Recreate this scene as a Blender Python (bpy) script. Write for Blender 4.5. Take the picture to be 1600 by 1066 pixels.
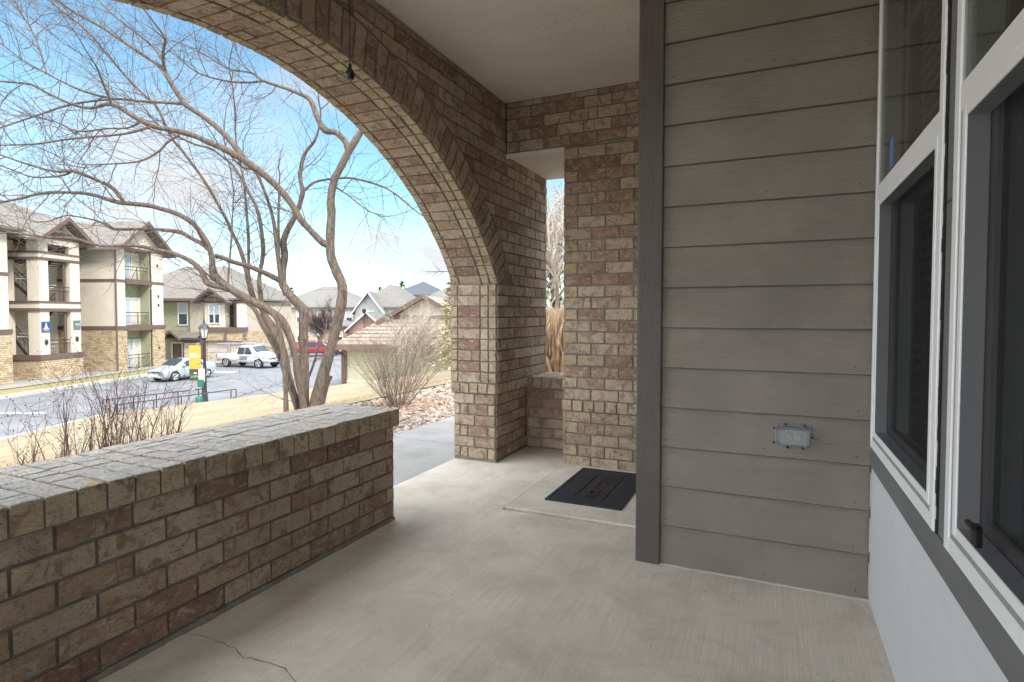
import bpy, math, random
from math import sin, cos, pi, radians as R
from mathutils import Vector as V, Matrix, noise as NZ
rnd = random.Random(7)
S = bpy.context.scene
for o in list(bpy.data.objects): bpy.data.objects.remove(o)

# ------------------------------------------------------------------ camera
FPX = 896.0; CAMH = 1.12; YAW = R(24.5); PIT = R(1.975); SHY = 11.0
cd = bpy.data.cameras.new('camera'); cam = bpy.data.objects.new('camera', cd)
S.collection.objects.link(cam); S.camera = cam
cd.sensor_width = 36; cd.lens = FPX / 1600 * 36; cd.shift_y = -SHY / 1600
cd.clip_start = .05; cd.clip_end = 2000
cam.location = (0, 0, CAMH); cam.rotation_euler = (pi / 2 - PIT, 0, YAW)
CR = V((cos(YAW), sin(YAW), 0)); F0 = V((-sin(YAW), cos(YAW), 0)); UP = V((0, 0, 1))
CF = F0 * cos(PIT) - UP * sin(PIT); CU = UP * cos(PIT) + F0 * sin(PIT)
def P(px, py, D):
    return V((0, 0, CAMH)) + (CF + CR * ((px - 800) / FPX) - CU * ((py - 533 + SHY) / FPX)) * D
SA = R(21.3); SC, SS = cos(SA), sin(SA)
def W(a, b, z=0): return V((a * SC - b * SS, a * SS + b * SC, z))
def st(p): return (p[0] * SC + p[1] * SS, -p[0] * SS + p[1] * SC)

# ------------------------------------------------------------------ world, sun, exposure
SUN_AZ = R(104); SUN_EL = R(44)       # azimuth measured clockwise from +Y
w = bpy.data.worlds.new('World'); S.world = w; w.use_nodes = True
nt = w.node_tree; nt.nodes.clear()
def wn(t, **k):
    n = nt.nodes.new(t)
    for a, b in k.items(): setattr(n, a, b)
    return n
sky = wn('ShaderNodeTexSky', sky_type='NISHITA', sun_disc=False, sun_elevation=SUN_EL, sun_rotation=SUN_AZ, air_density=1.0, dust_density=.6, ozone_density=1.0, altitude=1600)
tc = wn('ShaderNodeTexCoord'); sep = wn('ShaderNodeSeparateXYZ'); nt.links.new(tc.outputs['Generated'], sep.inputs[0])
mz = wn('ShaderNodeMath', operation='MAXIMUM'); nt.links.new(sep.outputs[2], mz.inputs[0]); mz.inputs[1].default_value = 0.0
az = wn('ShaderNodeMath', operation='ADD'); nt.links.new(mz.outputs[0], az.inputs[0]); az.inputs[1].default_value = .22
dx = wn('ShaderNodeMath', operation='DIVIDE'); nt.links.new(sep.outputs[0], dx.inputs[0]); nt.links.new(az.outputs[0], dx.inputs[1])
dy = wn('ShaderNodeMath', operation='DIVIDE'); nt.links.new(sep.outputs[1], dy.inputs[0]); nt.links.new(az.outputs[0], dy.inputs[1])
cb = wn('ShaderNodeCombineXYZ'); nt.links.new(dx.outputs[0], cb.inputs[0]); nt.links.new(dy.outputs[0], cb.inputs[1]); cb.inputs[2].default_value = 3.1
nz = wn('ShaderNodeTexNoise'); nz.inputs['Scale'].default_value = 1.15; nz.inputs['Detail'].default_value = 9; nz.inputs['Roughness'].default_value = .56; nz.inputs['Distortion'].default_value = .25
nt.links.new(cb.outputs[0], nz.inputs['Vector'])
lowb = wn('ShaderNodeMapRange'); nt.links.new(sep.outputs[2], lowb.inputs[0])
for i, v in ((1, 0.0), (2, .40), (3, .10), (4, -.03)): lowb.inputs[i].default_value = v
ad = wn('ShaderNodeMath', operation='ADD'); nt.links.new(nz.outputs['Fac'], ad.inputs[0]); nt.links.new(lowb.outputs[0], ad.inputs[1])
cr = wn('ShaderNodeValToRGB'); nt.links.new(ad.outputs[0], cr.inputs[0])
cr.color_ramp.elements[0].position = .46; cr.color_ramp.elements[1].position = .70
mx = wn('ShaderNodeMix', data_type='RGBA'); nt.links.new(cr.outputs[0], mx.inputs[0])
tint = wn('ShaderNodeMix', data_type='RGBA', blend_type='MULTIPLY'); tint.inputs[0].default_value = 1.0
nt.links.new(sky.outputs[0], tint.inputs[6]); tint.inputs[7].default_value = (.53, .665, .59, 1)
nt.links.new(tint.outputs[2], mx.inputs[6]); mx.inputs[7].default_value = (1.95, 2.0, 2.06, 1)
# added fill for the porch: unseen sky overhead and behind camera several times brighter
hi = wn('ShaderNodeMapRange', interpolation_type='SMOOTHSTEP'); nt.links.new(sep.outputs[2], hi.inputs[0])
for i, v in ((1, .50), (2, .86), (3, 0.0), (4, 1.0)): hi.inputs[i].default_value = v
dt = wn('ShaderNodeVectorMath', operation='DOT_PRODUCT'); nt.links.new(tc.outputs['Generated'], dt.inputs[0]); dt.inputs[1].default_value = (-.42, -.90, .1)
ba = wn('ShaderNodeMapRange', interpolation_type='SMOOTHSTEP'); nt.links.new(dt.outputs['Value'], ba.inputs[0])
for i, v in ((1, .22), (2, .72), (3, 0.0), (4, .85)): ba.inputs[i].default_value = v
hx_ = wn('ShaderNodeMath', operation='MAXIMUM'); nt.links.new(hi.outputs[0], hx_.inputs[0]); nt.links.new(ba.outputs[0], hx_.inputs[1])
hm = wn('ShaderNodeMix', data_type='RGBA'); nt.links.new(hx_.outputs[0], hm.inputs[0]); nt.links.new(mx.outputs[2], hm.inputs[6]); hm.inputs[7].default_value = (9.4, 10.0, 10.9, 1)
bg = wn('ShaderNodeBackground'); bg.inputs[1].default_value = .12; nt.links.new(hm.outputs[2], bg.inputs[0])
ow = wn('ShaderNodeOutputWorld'); nt.links.new(bg.outputs[0], ow.inputs[0])
sl = bpy.data.lights.new('sun', 'SUN'); sl.energy = 1.3; sl.angle = R(14); sl.color = (1, .95, .87)
so = bpy.data.objects.new('sun', sl); S.collection.objects.link(so)
sd = V((sin(SUN_AZ) * cos(SUN_EL), cos(SUN_AZ) * cos(SUN_EL), sin(SUN_EL)))
so.rotation_euler = sd.to_track_quat('Z', 'Y').to_euler(); so.location = (0, 0, 12)
S.view_settings.view_transform = 'Standard'; S.view_settings.look = 'None'; S.view_settings.exposure = 1.92; S.view_settings.gamma = 1
S.render.engine = 'CYCLES'
try:
    S.cycles.max_bounces = 10; S.cycles.diffuse_bounces = 6; S.cycles.transparent_max_bounces = 12
except Exception: pass

# ------------------------------------------------------------------ materials
class NT:
    def __init__(s, name):
        s.m = bpy.data.materials.new(name); s.m.use_nodes = True; s.t = s.m.node_tree
        s.b = s.t.nodes['Principled BSDF']; s.out = s.t.nodes['Material Output']
    def n(s, t, **k):
        x = s.t.nodes.new(t)
        for a, b in k.items(): setattr(x, a, b)
        return x
    def l(s, a, b): s.t.links.new(a, b)
    def obj(s, scale=(1, 1, 1), rot=(0, 0, 0)):
        c = s.n('ShaderNodeTexCoord'); m = s.n('ShaderNodeMapping'); s.l(c.outputs['Object'], m.inputs[0])
        m.inputs['Scale'].default_value = scale; m.inputs['Rotation'].default_value = rot; return m.outputs[0]
    def noise(s, vec, sc, det=5, rough=.55, dist=0):
        x = s.n('ShaderNodeTexNoise'); s.l(vec, x.inputs['Vector']); x.inputs['Scale'].default_value = sc
        x.inputs['Detail'].default_value = det; x.inputs['Roughness'].default_value = rough; x.inputs['Distortion'].default_value = dist; return x.outputs['Fac']
    def ramp(s, f, stops):
        x = s.n('ShaderNodeValToRGB'); s.l(f, x.inputs[0]); e = x.color_ramp.elements
        while len(e) < len(stops): e.new(.5)
        for i, (p, c) in enumerate(stops):
            e[i].position = p; e[i].color = (c[0], c[1], c[2], 1) if isinstance(c, (tuple, list)) else (c, c, c, 1)
        return x.outputs[0]
    def mix(s, f, a, b, mode='MIX'):
        x = s.n('ShaderNodeMix', data_type='RGBA', blend_type=mode)
        for v, i in ((f, 0), (a, 6), (b, 7)):
            if isinstance(v, (int, float)): x.inputs[i].default_value = v
            elif isinstance(v, tuple): x.inputs[i].default_value = (*v[:3], 1)
            else: s.l(v, x.inputs[i])
        return x.outputs[2]
    def math(s, op, a, b=None, c=None):
        x = s.n('ShaderNodeMath', operation=op)
        for i, v in enumerate((a, b, c)):
            if v is None: continue
            if isinstance(v, (int, float)): x.inputs[i].default_value = v
            else: s.l(v, x.inputs[i])
        return x.outputs[0]
    def attr(s, name): return s.n('ShaderNodeAttribute', attribute_name=name).outputs['Fac']
    def col(s, c):
        if isinstance(c, tuple): s.b.inputs['Base Color'].default_value = (*c[:3], 1)
        else: s.l(c, s.b.inputs['Base Color'])
        return s
    def rough(s, r):
        if isinstance(r, (int, float)): s.b.inputs['Roughness'].default_value = r
        else: s.l(r, s.b.inputs['Roughness'])
        return s
    def bump(s, h, st=.5, d=.01):
        x = s.n('ShaderNodeBump'); x.inputs['Strength'].default_value = st; x.inputs['Distance'].default_value = d
        s.l(h, x.inputs['Height']); s.l(x.outputs[0], s.b.inputs['Normal']); return s
    def set(s, **k):
        for a, b in k.items(): s.b.inputs[a.replace('_', ' ')].default_value = b
        return s
M = {}
def simple(key, c, r=.6, var=.12, sc=8, bs=0, bd=.005, bsc=60, **k):
    t = NT(key); v = t.obj(); f = t.noise(v, sc, 6, .6)
    lo = tuple(x * (1 - var) for x in c); hi = tuple(min(1, x * (1 + var)) for x in c)
    t.col(t.ramp(f, [(.3, lo), (.7, hi)])).rough(r)
    if bs: t.bump(t.noise(v, bsc, 6, .6), bs, bd)
    t.set(**k); M[key] = t.m; return t.m
def brick_mat(key):
    t = NT(key); v = t.obj(); r = t.attr('rnd'); k = t.attr('kind')
    base = t.ramp(r, [(0, (.34, .175, .11)), (.18, (.49, .295, .19)), (.4, (.60, .41, .27)), (.65, (.70, .52, .345)), (.85, (.80, .64, .45)), (1, (.54, .365, .235))])
    hd = t.ramp(r, [(0, (.64, .47, .28)), (.5, (.76, .58, .36)), (1, (.83, .67, .45))])
    base = t.mix(t.math('MINIMUM', k, 1.0), base, hd)
    wv = t.n('ShaderNodeVectorMath', operation='ADD'); t.l(v, wv.inputs[0])
    cx = t.n('ShaderNodeCombineXYZ')
    for i in range(3): t.l(t.math('MULTIPLY', r, 7.0 + i), cx.inputs[i])
    t.l(cx.outputs[0], wv.inputs[1]); vv = wv.outputs[0]
    mp = t.n('ShaderNodeMapping'); t.l(vv, mp.inputs[0]); mp.inputs['Rotation'].default_value = (.6, .6, .5); mp.inputs['Scale'].default_value = (1, 1, 2.2)
    sv = mp.outputs[0]
    n1 = t.noise(sv, 15, 9, .74, 1.3)
    c = t.mix(t.ramp(n1, [(.50, 0.0), (.62, .85)]), base, (.74, .66, .54))
    n4 = t.noise(vv, 13, 6, .7, 1.0)
    c = t.mix(t.ramp(n4, [(.38, .72), (.5, 0.0)]), c, (.28, .15, .10))
    n2 = t.noise(sv, 40, 8, .74, 1.8)
    c = t.mix(t.ramp(n2, [(.37, .8), (.45, 0.0)]), c, (.15, .09, .055))
    n3 = t.noise(vv, 150, 4, .7)
    c = t.mix(t.ramp(n3, [(.3, .28), (.55, 0.0)]), c, (.17, .12, .085))
    c = t.mix(t.ramp(t.noise(vv, 34, 5, .6, .8), [(.6, 0.0), (.72, .45)]), c, (.52, .40, .34))
    wl = t.noise(v, 1.3, 4, .6)
    c = t.mix(t.ramp(wl, [(.35, .22), (.6, 0.0)]), c, (.2, .16, .13))
    grey = t.ramp(n2, [(.36, (.24, .23, .21)), (.46, (.64, .62, .58)), (.7, (.80, .775, .73))])
    c = t.mix(t.math('MAXIMUM', t.math('MULTIPLY', t.math('SUBTRACT', k, 1.0), .72), 0.0), c, grey)
    t.col(c).rough(.9)
    h1 = t.noise(sv, 42, 8, .72, 1.6); h2 = t.noise(vv, 130, 4, .6)
    h = t.math('ADD', t.math('MULTIPLY', h1, 1.2), t.math('MULTIPLY', h2, .35))
    t.bump(h, 1.0, .022); M[key] = t.m
brick_mat('brick')
simple('mortar', (.20, .178, .148), .95, .3, 14, .8, .005, 220)
def concrete(key, c, streak=True):
    t = NT(key); v = t.obj()
    big = t.noise(v, .9, 5, .6, .6); mid = t.noise(v, 3.2, 8, .74, .5); fine = t.noise(v, 150, 3, .7)
    col = t.ramp(big, [(.28, tuple(x * .80 for x in c)), (.5, c), (.75, tuple(x * 1.12 for x in c))])
    col = t.mix(t.ramp(mid, [(.34, .5), (.54, 0.0)]), col, (c[0] * .62, c[1] * .56, c[2] * .50))
    col = t.mix(t.ramp(fine, [(.28, .30), (.46, 0.0)]), col, tuple(x * .45 for x in c))
    col = t.mix(t.ramp(t.noise(v, 70, 3, .6), [(.68, 0.0), (.78, .35)]), col, tuple(min(1, x * 1.5) for x in c))
    sp = t.noise(v, 23, 2, .5)
    col = t.mix(t.ramp(sp, [(.74, 0.0), (.78, .6)]), col, tuple(x * .4 for x in c))
    h = fine
    if streak:
        sv = t.obj((240, 2.2, 1)); s1 = t.noise(sv, 1, 4, .7); 
        col = t.mix(t.ramp(s1, [(.36, .32), (.56, 0.0)]), col, tuple(x * .5 for x in c)); h = t.math('ADD', fine, t.math('MULTIPLY', s1, 1.6))
        st_ = t.noise(v, 2.1, 5, .65, .4); col = t.mix(t.ramp(st_, [(.54, 0.0), (.72, .5)]), col, (c[0] * .55, c[1] * .48, c[2] * .42))
        dk = t.noise(v, 55, 2, .4); col = t.mix(t.ramp(dk, [(.77, 0.0), (.80, .7)]), col, tuple(x * .28 for x in c))
    t.col(col).rough(.85).bump(h, .35, .003); M[key] = t.m
concrete('floor', (.65, .585, .49)); concrete('slab', (.64, .58, .49)); concrete('walk', (.30, .29, .27), False)
def siding_mat(key, c, sc=(9, 60, 60), bs=.5, va=.15):
    t = NT(key); v = t.obj(sc); g = t.noise(v, 1, 6, .6, 1.4); f = t.noise(t.obj(), 130, 4, .6); b = t.noise(t.obj(), 3, 5, .6)
    col = t.ramp(b, [(.3, tuple(x * (1 - va) for x in c)), (.7, tuple(x * (1 + va * .8) for x in c))])
    col = t.mix(t.ramp(g, [(.3, .16), (.5, 0.0)]), col, tuple(x * .6 for x in c))
    t.col(col).rough(.68).bump(t.math('ADD', t.math('MULTIPLY', g, 1.0), t.math('MULTIPLY', f, .45)), bs, .0045); M[key] = t.m
siding_mat('siding', (.218, .195, .158), (11, 30, 85), 1.0)
siding_mat('post_paint', (.092, .081, .070), (60, 60, 9), 1.0)
siding_mat('trim_paint', (.155, .153, .15), (60, 9, 60), .25)
siding_mat('panel_paint', (.64, .645, .64), (40, 7, 40), .25, .04)
simple('ceiling', (.66, .61, .54), .9, .09, 1.6, 1.0, .012, 42)
simple('soffit_board', (.62, .585, .53), .7, .04, 3, .2, .002, 80)
simple('vinyl', (.84, .84, .83), .38, .03, 4)
simple('vinyl_track', (.30, .295, .28), .5, .1, 6)
simple('blind', (.88, .88, .87), .45, .05, 4)
simple('gasket', (.012, .012, .014), .8, .3, 30)
simple('caulk', (.5, .48, .44), .8, .15, 20)
simple('room', (.45, .43, .39), .9, .05)
simple('rubber', (.022, .023, .028), .62, .25, 40, .4, .002, 300)
simple('rubber_blue', (.028, .033, .05), .55, .25, 40, .3, .002, 200)
simple('black_plastic', (.01, .01, .011), .35, .2, 20)
simple('nail', (.03, .028, .025), .5)
simple('asphalt', (.165, .166, .172), .9, .2, .7, .5, .01, 90)
simple('kerb', (.48, .46, .43), .9, .1, 3, .3, .01, 40)
simple('curb_strip', (.50, .49, .47), .9, .1, 3)
simple('road_paint', (.6, .6, .58), .8, .15, 4)
simple('stucco', (.64, .555, .45), .9, .06, 1.2, .5, .012, 30)
simple('stucco_tan', (.46, .385, .31), .9, .06, 1.2, .5, .012, 30)
simple('brown_trim', (.14, .09, .075), .7, .1, 3)
simple('steel_brown', (.05, .032, .026), .5, .1, 5)
simple('cream_trim', (.66, .58, .46), .8, .05)
simple('garage_door', (.56, .49, .40), .6, .04)
simple('door_brown', (.12, .075, .058), .5, .1)
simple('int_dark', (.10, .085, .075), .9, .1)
simple('white_paint', (.74, .74, .72), .5, .03)
simple('lamp_black', (.025, .028, .036), .4, .15)
simple('banner_gold', (.60, .31, .045), .7, .04)
simple('banner_dark', (.05, .05, .055), .7, .04)
simple('green_plastic', (.012, .13, .075), .5, .1)
simple('sign_blue', (.03, .07, .20), .5, .05)
simple('sign_slate', (.12, .17, .18), .6, .05)
simple('edging', (.03, .055, .045), .6, .2)
simple('wire_green', (.25, .4, .12), .6)
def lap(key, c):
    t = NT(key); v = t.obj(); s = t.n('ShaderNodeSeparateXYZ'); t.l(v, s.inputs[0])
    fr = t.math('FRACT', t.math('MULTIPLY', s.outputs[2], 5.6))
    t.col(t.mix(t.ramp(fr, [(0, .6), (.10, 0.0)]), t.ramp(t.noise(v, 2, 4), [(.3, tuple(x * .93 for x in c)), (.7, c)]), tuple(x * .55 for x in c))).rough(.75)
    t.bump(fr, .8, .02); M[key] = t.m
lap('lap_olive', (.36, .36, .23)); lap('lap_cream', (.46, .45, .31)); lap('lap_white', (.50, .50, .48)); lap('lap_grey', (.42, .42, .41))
def blocky(key, cols, bw, bh, mort, mcol, nsc=3.0, bs=.8, bd=.03, rough=.9):
    t = NT(key); v = t.obj(); s = t.n('ShaderNodeSeparateXYZ'); t.l(v, s.inputs[0])
    c = t.n('ShaderNodeCombineXYZ'); t.l(t.math('ADD', s.outputs[0], s.outputs[1]), c.inputs[0]); t.l(s.outputs[2], c.inputs[1])
    dn = t.noise(v, 1.6, 2); d2 = t.math('MULTIPLY', t.math('SUBTRACT', dn, .5), mort * 2.5)
    va = t.n('ShaderNodeVectorMath', operation='ADD'); t.l(c.outputs[0], va.inputs[0])
    cc = t.n('ShaderNodeCombineXYZ'); t.l(d2, cc.inputs[0]); t.l(d2, cc.inputs[1]); t.l(cc.outputs[0], va.inputs[1])
    b = t.n('ShaderNodeTexBrick'); t.l(va.outputs[0], b.inputs['Vector'])
    b.inputs['Color1'].default_value = (0, 0, 0, 1); b.inputs['Color2'].default_value = (1, 1, 1, 1); b.inputs['Mortar'].default_value = (.5, .5, .5, 1)
    b.inputs['Scale'].default_value = 1; b.inputs['Mortar Size'].default_value = mort; b.inputs['Brick Width'].default_value = bw; b.inputs['Row Height'].default_value = bh
    b.inputs['Mortar Smooth'].default_value = .3; b.squash = .72; b.squash_frequency = 3; b.offset = .43
    sel = t.mix(.45, b.outputs['Color'], t.noise(v, nsc, 5, .6))
    n = len(cols); col = t.ramp(sel, [(.15 + .7 * i / (n - 1), cc_) for i, cc_ in enumerate(cols)])
    col = t.mix(t.ramp(t.noise(v, 9, 5, .65), [(.35, .3), (.6, 0.0)]), col, tuple(x * .55 for x in cols[0]))
    col = t.mix(b.outputs['Fac'], col, mcol)
    t.col(col).rough(rough).bump(t.math('SUBTRACT', t.noise(v, 12, 5), b.outputs['Fac']), bs, bd); M[key] = t.m
blocky('stone', [(.34, .22, .12), (.52, .38, .22), (.62, .50, .33), (.46, .36, .26)], .42, .13, .012, (.26, .19, .13))
blocky('shingle', [(.145, .125, .11), (.20, .175, .15), (.17, .155, .14)], .55, .14, .008, (.09, .075, .065), 5, .6, .02)
blocky('tile_roof', [(.25, .20, .155), (.34, .285, .225), (.29, .25, .205)], .6, .22, .012, (.13, .09, .07), 5, .8, .05)
blocky('shingle_far', [(.15, .135, .12), (.19, .175, .155), (.17, .16, .15)], .9, .2, .01, (.11, .10, .09), 4, .4, .02)
blocky('shingle_slate', [(.07, .075, .09), (.09, .095, .11)], .9, .2, .01, (.06, .06, .07), 4, .4, .02)
blocky('red_brick', [(.36, .19, .13), (.44, .25, .18), (.42, .26, .2)], .4, .12, .012, (.42, .35, .28), 4, .3, .02)
def bark(key, a, b, vsc=6):
    t = NT(key); v = t.obj((1, 1, .22)); n = t.noise(v, vsc * 5, 8, .68, 1.2); n2 = t.noise(t.obj(), 3.5, 4, .6)
    col = t.ramp(n, [(.38, a), (.57, b)]); col = t.mix(t.ramp(n2, [(.4, .55), (.62, 0.0)]), col, (.16, .105, .07))
    t.col(col).rough(.9).bump(n, 1.0, .035); M[key] = t.m
bark('bark', (.045, .034, .028), (.20, .162, .13)); bark('bark_pale', (.18, .14, .10), (.36, .29, .23), 8)
simple('twig', (.10, .07, .062), .85, .3, 2); simple('twig_tan', (.17, .115, .085), .85, .35, 3); simple('twig_red', (.17, .105, .09), .8, .35, 4); simple('twig_pale', (.42, .36, .29), .85, .2, 3)
simple('dry_blade', (.36, .275, .155), .85, .35, 1.5); simple('tall_grass', (.38, .26, .16), .85, .4, 6)
simple('needle', (.10, .13, .055), .85, .5, 3); simple('needle_tan', (.42, .37, .20), .85, .5, 3); simple('leaf_litter', (.42, .26, .15), .85, .5, 9)
t = NT('rock'); r_ = t.attr('rnd'); v = t.obj()
t.col(t.mix(t.ramp(t.noise(v, 30, 4), [(.4, .35), (.6, 0.0)]), t.ramp(r_, [(0, (.17, .115, .09)), (.35, (.30, .235, .185)), (.7, (.42, .355, .30)), (1, (.27, .205, .165))]), (.25, .19, .15))).rough(.9).bump(t.noise(v, 60, 4), .5, .005); M['rock'] = t.m
t = NT('ground'); v = t.obj(); n1 = t.noise(v, .9, 8, .72); n2 = t.noise(v, 9, 6, .75, 1); n3 = t.noise(v, 70, 3, .7)
c = t.ramp(n1, [(.3, (.19, .148, .088)), (.5, (.29, .232, .148)), (.72, (.36, .295, .20))]); c = t.mix(t.ramp(n2, [(.35, .45), (.6, 0.0)]), c, (.26, .195, .115)); c = t.mix(t.ramp(n3, [(.3, .3), (.6, 0.0)]), c, (.24, .17, .09))
gm = t.ramp(t.attr('green'), [(0, 0.0), (1, 1.0)]); c = t.mix(gm, c, t.ramp(n2, [(.35, (.17, .155, .06)), (.65, (.36, .30, .13))]))
t.col(c).rough(.95).bump(n2, .8, .03); M['ground'] = t.m
def glass(key, tint, gl=.12, tr=.9):
    t = NT(key); T = t.n('ShaderNodeBsdfTransparent'); T.inputs[0].default_value = (*tint, 1); G = t.n('ShaderNodeBsdfGlossy'); G.inputs['Roughness'].default_value = .02
    fr = t.n('ShaderNodeFresnel'); fr.inputs[0].default_value = 1.55; mxs = t.n('ShaderNodeMixShader')
    t.l(t.math('MINIMUM', t.math('MULTIPLY', fr.outputs[0], .8), 1.0), mxs.inputs[0]); t.l(T.outputs[0], mxs.inputs[1]); t.l(G.outputs[0], mxs.inputs[2]); t.l(mxs.outputs[0], t.out.inputs[0]); M[key] = t.m
glass('pane', (.86, .88, .86))
t = NT('screen'); T = t.n('ShaderNodeBsdfTransparent'); T.inputs[0].default_value = (.55, .55, .56, 1); D_ = t.n('ShaderNodeBsdfDiffuse'); D_.inputs[0].default_value = (.035, .036, .038, 1)
ms = t.n('ShaderNodeMixShader'); ms.inputs[0].default_value = .34; t.l(T.outputs[0], ms.inputs[1]); t.l(D_.outputs[0], ms.inputs[2]); t.l(ms.outputs[0], t.out.inputs[0]); M['screen'] = t.m
t = NT('far_glass'); t.col((.045, .06, .07)).rough(.16); t.set(Specular_IOR_Level=.35); M['far_glass'] = t.m
t = NT('white_glass'); t.col((.45, .5, .52)).rough(.2); M['white_glass'] = t.m
def paint(key, c, metal=.3):
    t = NT(key); t.col(c).rough(.28); t.set(Metallic=metal, Coat_Weight=.6); M[key] = t.m
paint('car_silver', (.50, .55, .57), .5); paint('car_white', (.72, .72, .70), 0); paint('car_red', (.30, .03, .04), .1); paint('car_pale', (.6, .63, .66), .1)
simple('tyre', (.018, .018, .018), .85); t = NT('alloy'); t.col((.55, .55, .56)).rough(.3); t.set(Metallic=.8); M['alloy'] = t.m
t = NT('headlamp'); t.col((.6, .62, .63)).rough(.12); M['headlamp'] = t.m
t = NT('tail'); t.col((.3, .01, .01)).rough(.2); M['tail'] = t.m
t = NT('lens'); t.col((.55, .58, .57)).rough(.18); t.set(Transmission_Weight=.85, IOR=1.3); M['lens'] = t.m
t = NT('frost'); t.col((.75, .74, .70)).rough(.25); t.set(Transmission_Weight=.3); M['frost'] = t.m
t = NT('blue_tag'); t.col((.1, .22, .42)).rough(.4); M['blue_tag'] = t.m
simple('galv', (.45, .47, .50), .35, .1, 5, Metallic=.6)

# ------------------------------------------------------------------ mesh helpers
class MB:
    def __init__(s): s.v = []; s.f = []; s.r = []; s.k = []; s.sm = []
    def face(s, pts, r=.5, k=0., sm=False):
        i = len(s.v); s.v += [tuple(p) for p in pts]; s.f.append(tuple(range(i, i + len(pts)))); s.r.append(r); s.k.append(k); s.sm.append(sm)
    def raw(s, vs, fs, r=.5, k=0., sm=False):
        i = len(s.v); s.v += [tuple(p) for p in vs]
        for f in fs: s.f.append(tuple(i + j for j in f)); s.r.append(r); s.k.append(k); s.sm.append(sm)
    def box(s, x0, x1, y0, y1, z0, z1, r=.5, k=0., bev=0):
        if bev:
            b = bev; vs = []
            # chamfered box by convex hull-like construction
            xs, ys, zs = (x0, x1), (y0, y1), (z0, z1)
            idx = {}
            for ix in (0, 1):
                for iy in (0, 1):
                    for iz in (0, 1):
                        x, y, z = xs[ix], ys[iy], zs[iz]; sx, sy, sz = (1 - 2 * ix) * b, (1 - 2 * iy) * b, (1 - 2 * iz) * b
                        for ax, p in enumerate(((x, y + sy, z + sz), (x + sx, y, z + sz), (x + sx, y + sy, z))):
                            idx[(ix, iy, iz, ax)] = len(vs); vs.append(p)
            g = lambda a, bb, c, d: idx[(a, bb, c, d)]; fs = []
            for ix in (0, 1): q = [g(ix, 0, 0, 0), g(ix, 1, 0, 0), g(ix, 1, 1, 0), g(ix, 0, 1, 0)]; fs.append(q if ix else q[::-1])
            for iy in (0, 1): q = [g(0, iy, 0, 1), g(1, iy, 0, 1), g(1, iy, 1, 1), g(0, iy, 1, 1)]; fs.append(q[::-1] if iy else q)
            for iz in (0, 1): q = [g(0, 0, iz, 2), g(1, 0, iz, 2), g(1, 1, iz, 2), g(0, 1, iz, 2)]; fs.append(q if iz else q[::-1])
            for iy in (0, 1):
                for iz in (0, 1): fs.append([g(0, iy, iz, 1), g(1, iy, iz, 1), g(1, iy, iz, 2), g(0, iy, iz, 2)][::(1 if iy != iz else -1)])
            for ix in (0, 1):
                for iz in (0, 1): fs.append([g(ix, 0, iz, 0), g(ix, 1, iz, 0), g(ix, 1, iz, 2), g(ix, 0, iz, 2)][::(1 if ix == iz else -1)])
            for ix in (0, 1):
                for iy in (0, 1): fs.append([g(ix, iy, 0, 0), g(ix, iy, 1, 0), g(ix, iy, 1, 1), g(ix, iy, 0, 1)][::(1 if ix != iy else -1)])
            for ix in (0, 1):
                for iy in (0, 1):
                    for iz in (0, 1): fs.append([g(ix, iy, iz, 0), g(ix, iy, iz, 1), g(ix, iy, iz, 2)][::(1 if (ix + iy + iz) % 2 else -1)])
            s.raw(vs, fs, r, k); return
        s.raw([(x0, y0, z0), (x1, y0, z0), (x1, y1, z0), (x0, y1, z0), (x0, y0, z1), (x1, y0, z1), (x1, y1, z1), (x0, y1, z1)],
              [(3, 2, 1, 0), (4, 5, 6, 7), (0, 1, 5, 4), (1, 2, 6, 5), (2, 3, 7, 6), (3, 0, 4, 7)], r, k)
    def tube(s, pts, rad, n=8, cap=True, r=.5, k=0., sm=True):
        pts = [V(p) for p in pts]; rings = []
        d = (pts[1] - pts[0]).normalized(); u = d.orthogonal().normalized()
        for i, p in enumerate(pts):
            a = pts[max(0, i - 1)]; b = pts[min(len(pts) - 1, i + 1)]; t_ = (b - a)
            if t_.length < 1e-9: t_ = d
            t_.normalize(); u = (u - t_ * u.dot(t_))
            if u.length < 1e-6: u = t_.orthogonal()
            u.normalize(); w_ = t_.cross(u); rr = rad[i] if hasattr(rad, '__len__') else rad
            rings.append([p + (u * cos(2 * pi * j / n) + w_ * sin(2 * pi * j / n)) * rr for j in range(n)])
        vs = [q for rg in rings for q in rg]; fs = []
        for i in range(len(pts) - 1):
            for j in range(n): fs.append((i * n + j, i * n + (j + 1) % n, (i + 1) * n + (j + 1) % n, (i + 1) * n + j))
        s.raw(vs, fs, r, k, sm)
        if cap:
            s.raw(rings[0][::-1], [tuple(range(n))], r, k); s.raw(rings[-1], [tuple(range(n))], r, k)
    def cyl(s, c, r0, r1, z0, z1, n=16, r=.5): s.tube([(c[0], c[1], z0), (c[0], c[1], z1)], [r0, r1], n, r=r)
    def lathe(s, c, prof, n=16):
        s.tube([(c[0], c[1], z) for _, z in prof], [q for q, _ in prof], n)
    def prism(s, poly, ax, t0, t1, r=.5):
        # poly in the two remaining axes, extruded along axis ax ('x','y','z')
        def mk(p, t_): return (t_, p[0], p[1]) if ax == 'x' else ((p[0], t_, p[1]) if ax == 'y' else (p[0], p[1], t_))
        n = len(poly); vs = [mk(p, t0) for p in poly] + [mk(p, t1) for p in poly]
        s.raw(vs, [tuple(range(n))[::-1], tuple(range(n, 2 * n))] + [(i, (i + 1) % n, n + (i + 1) % n, n + i) for i in range(n)], r)
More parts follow.
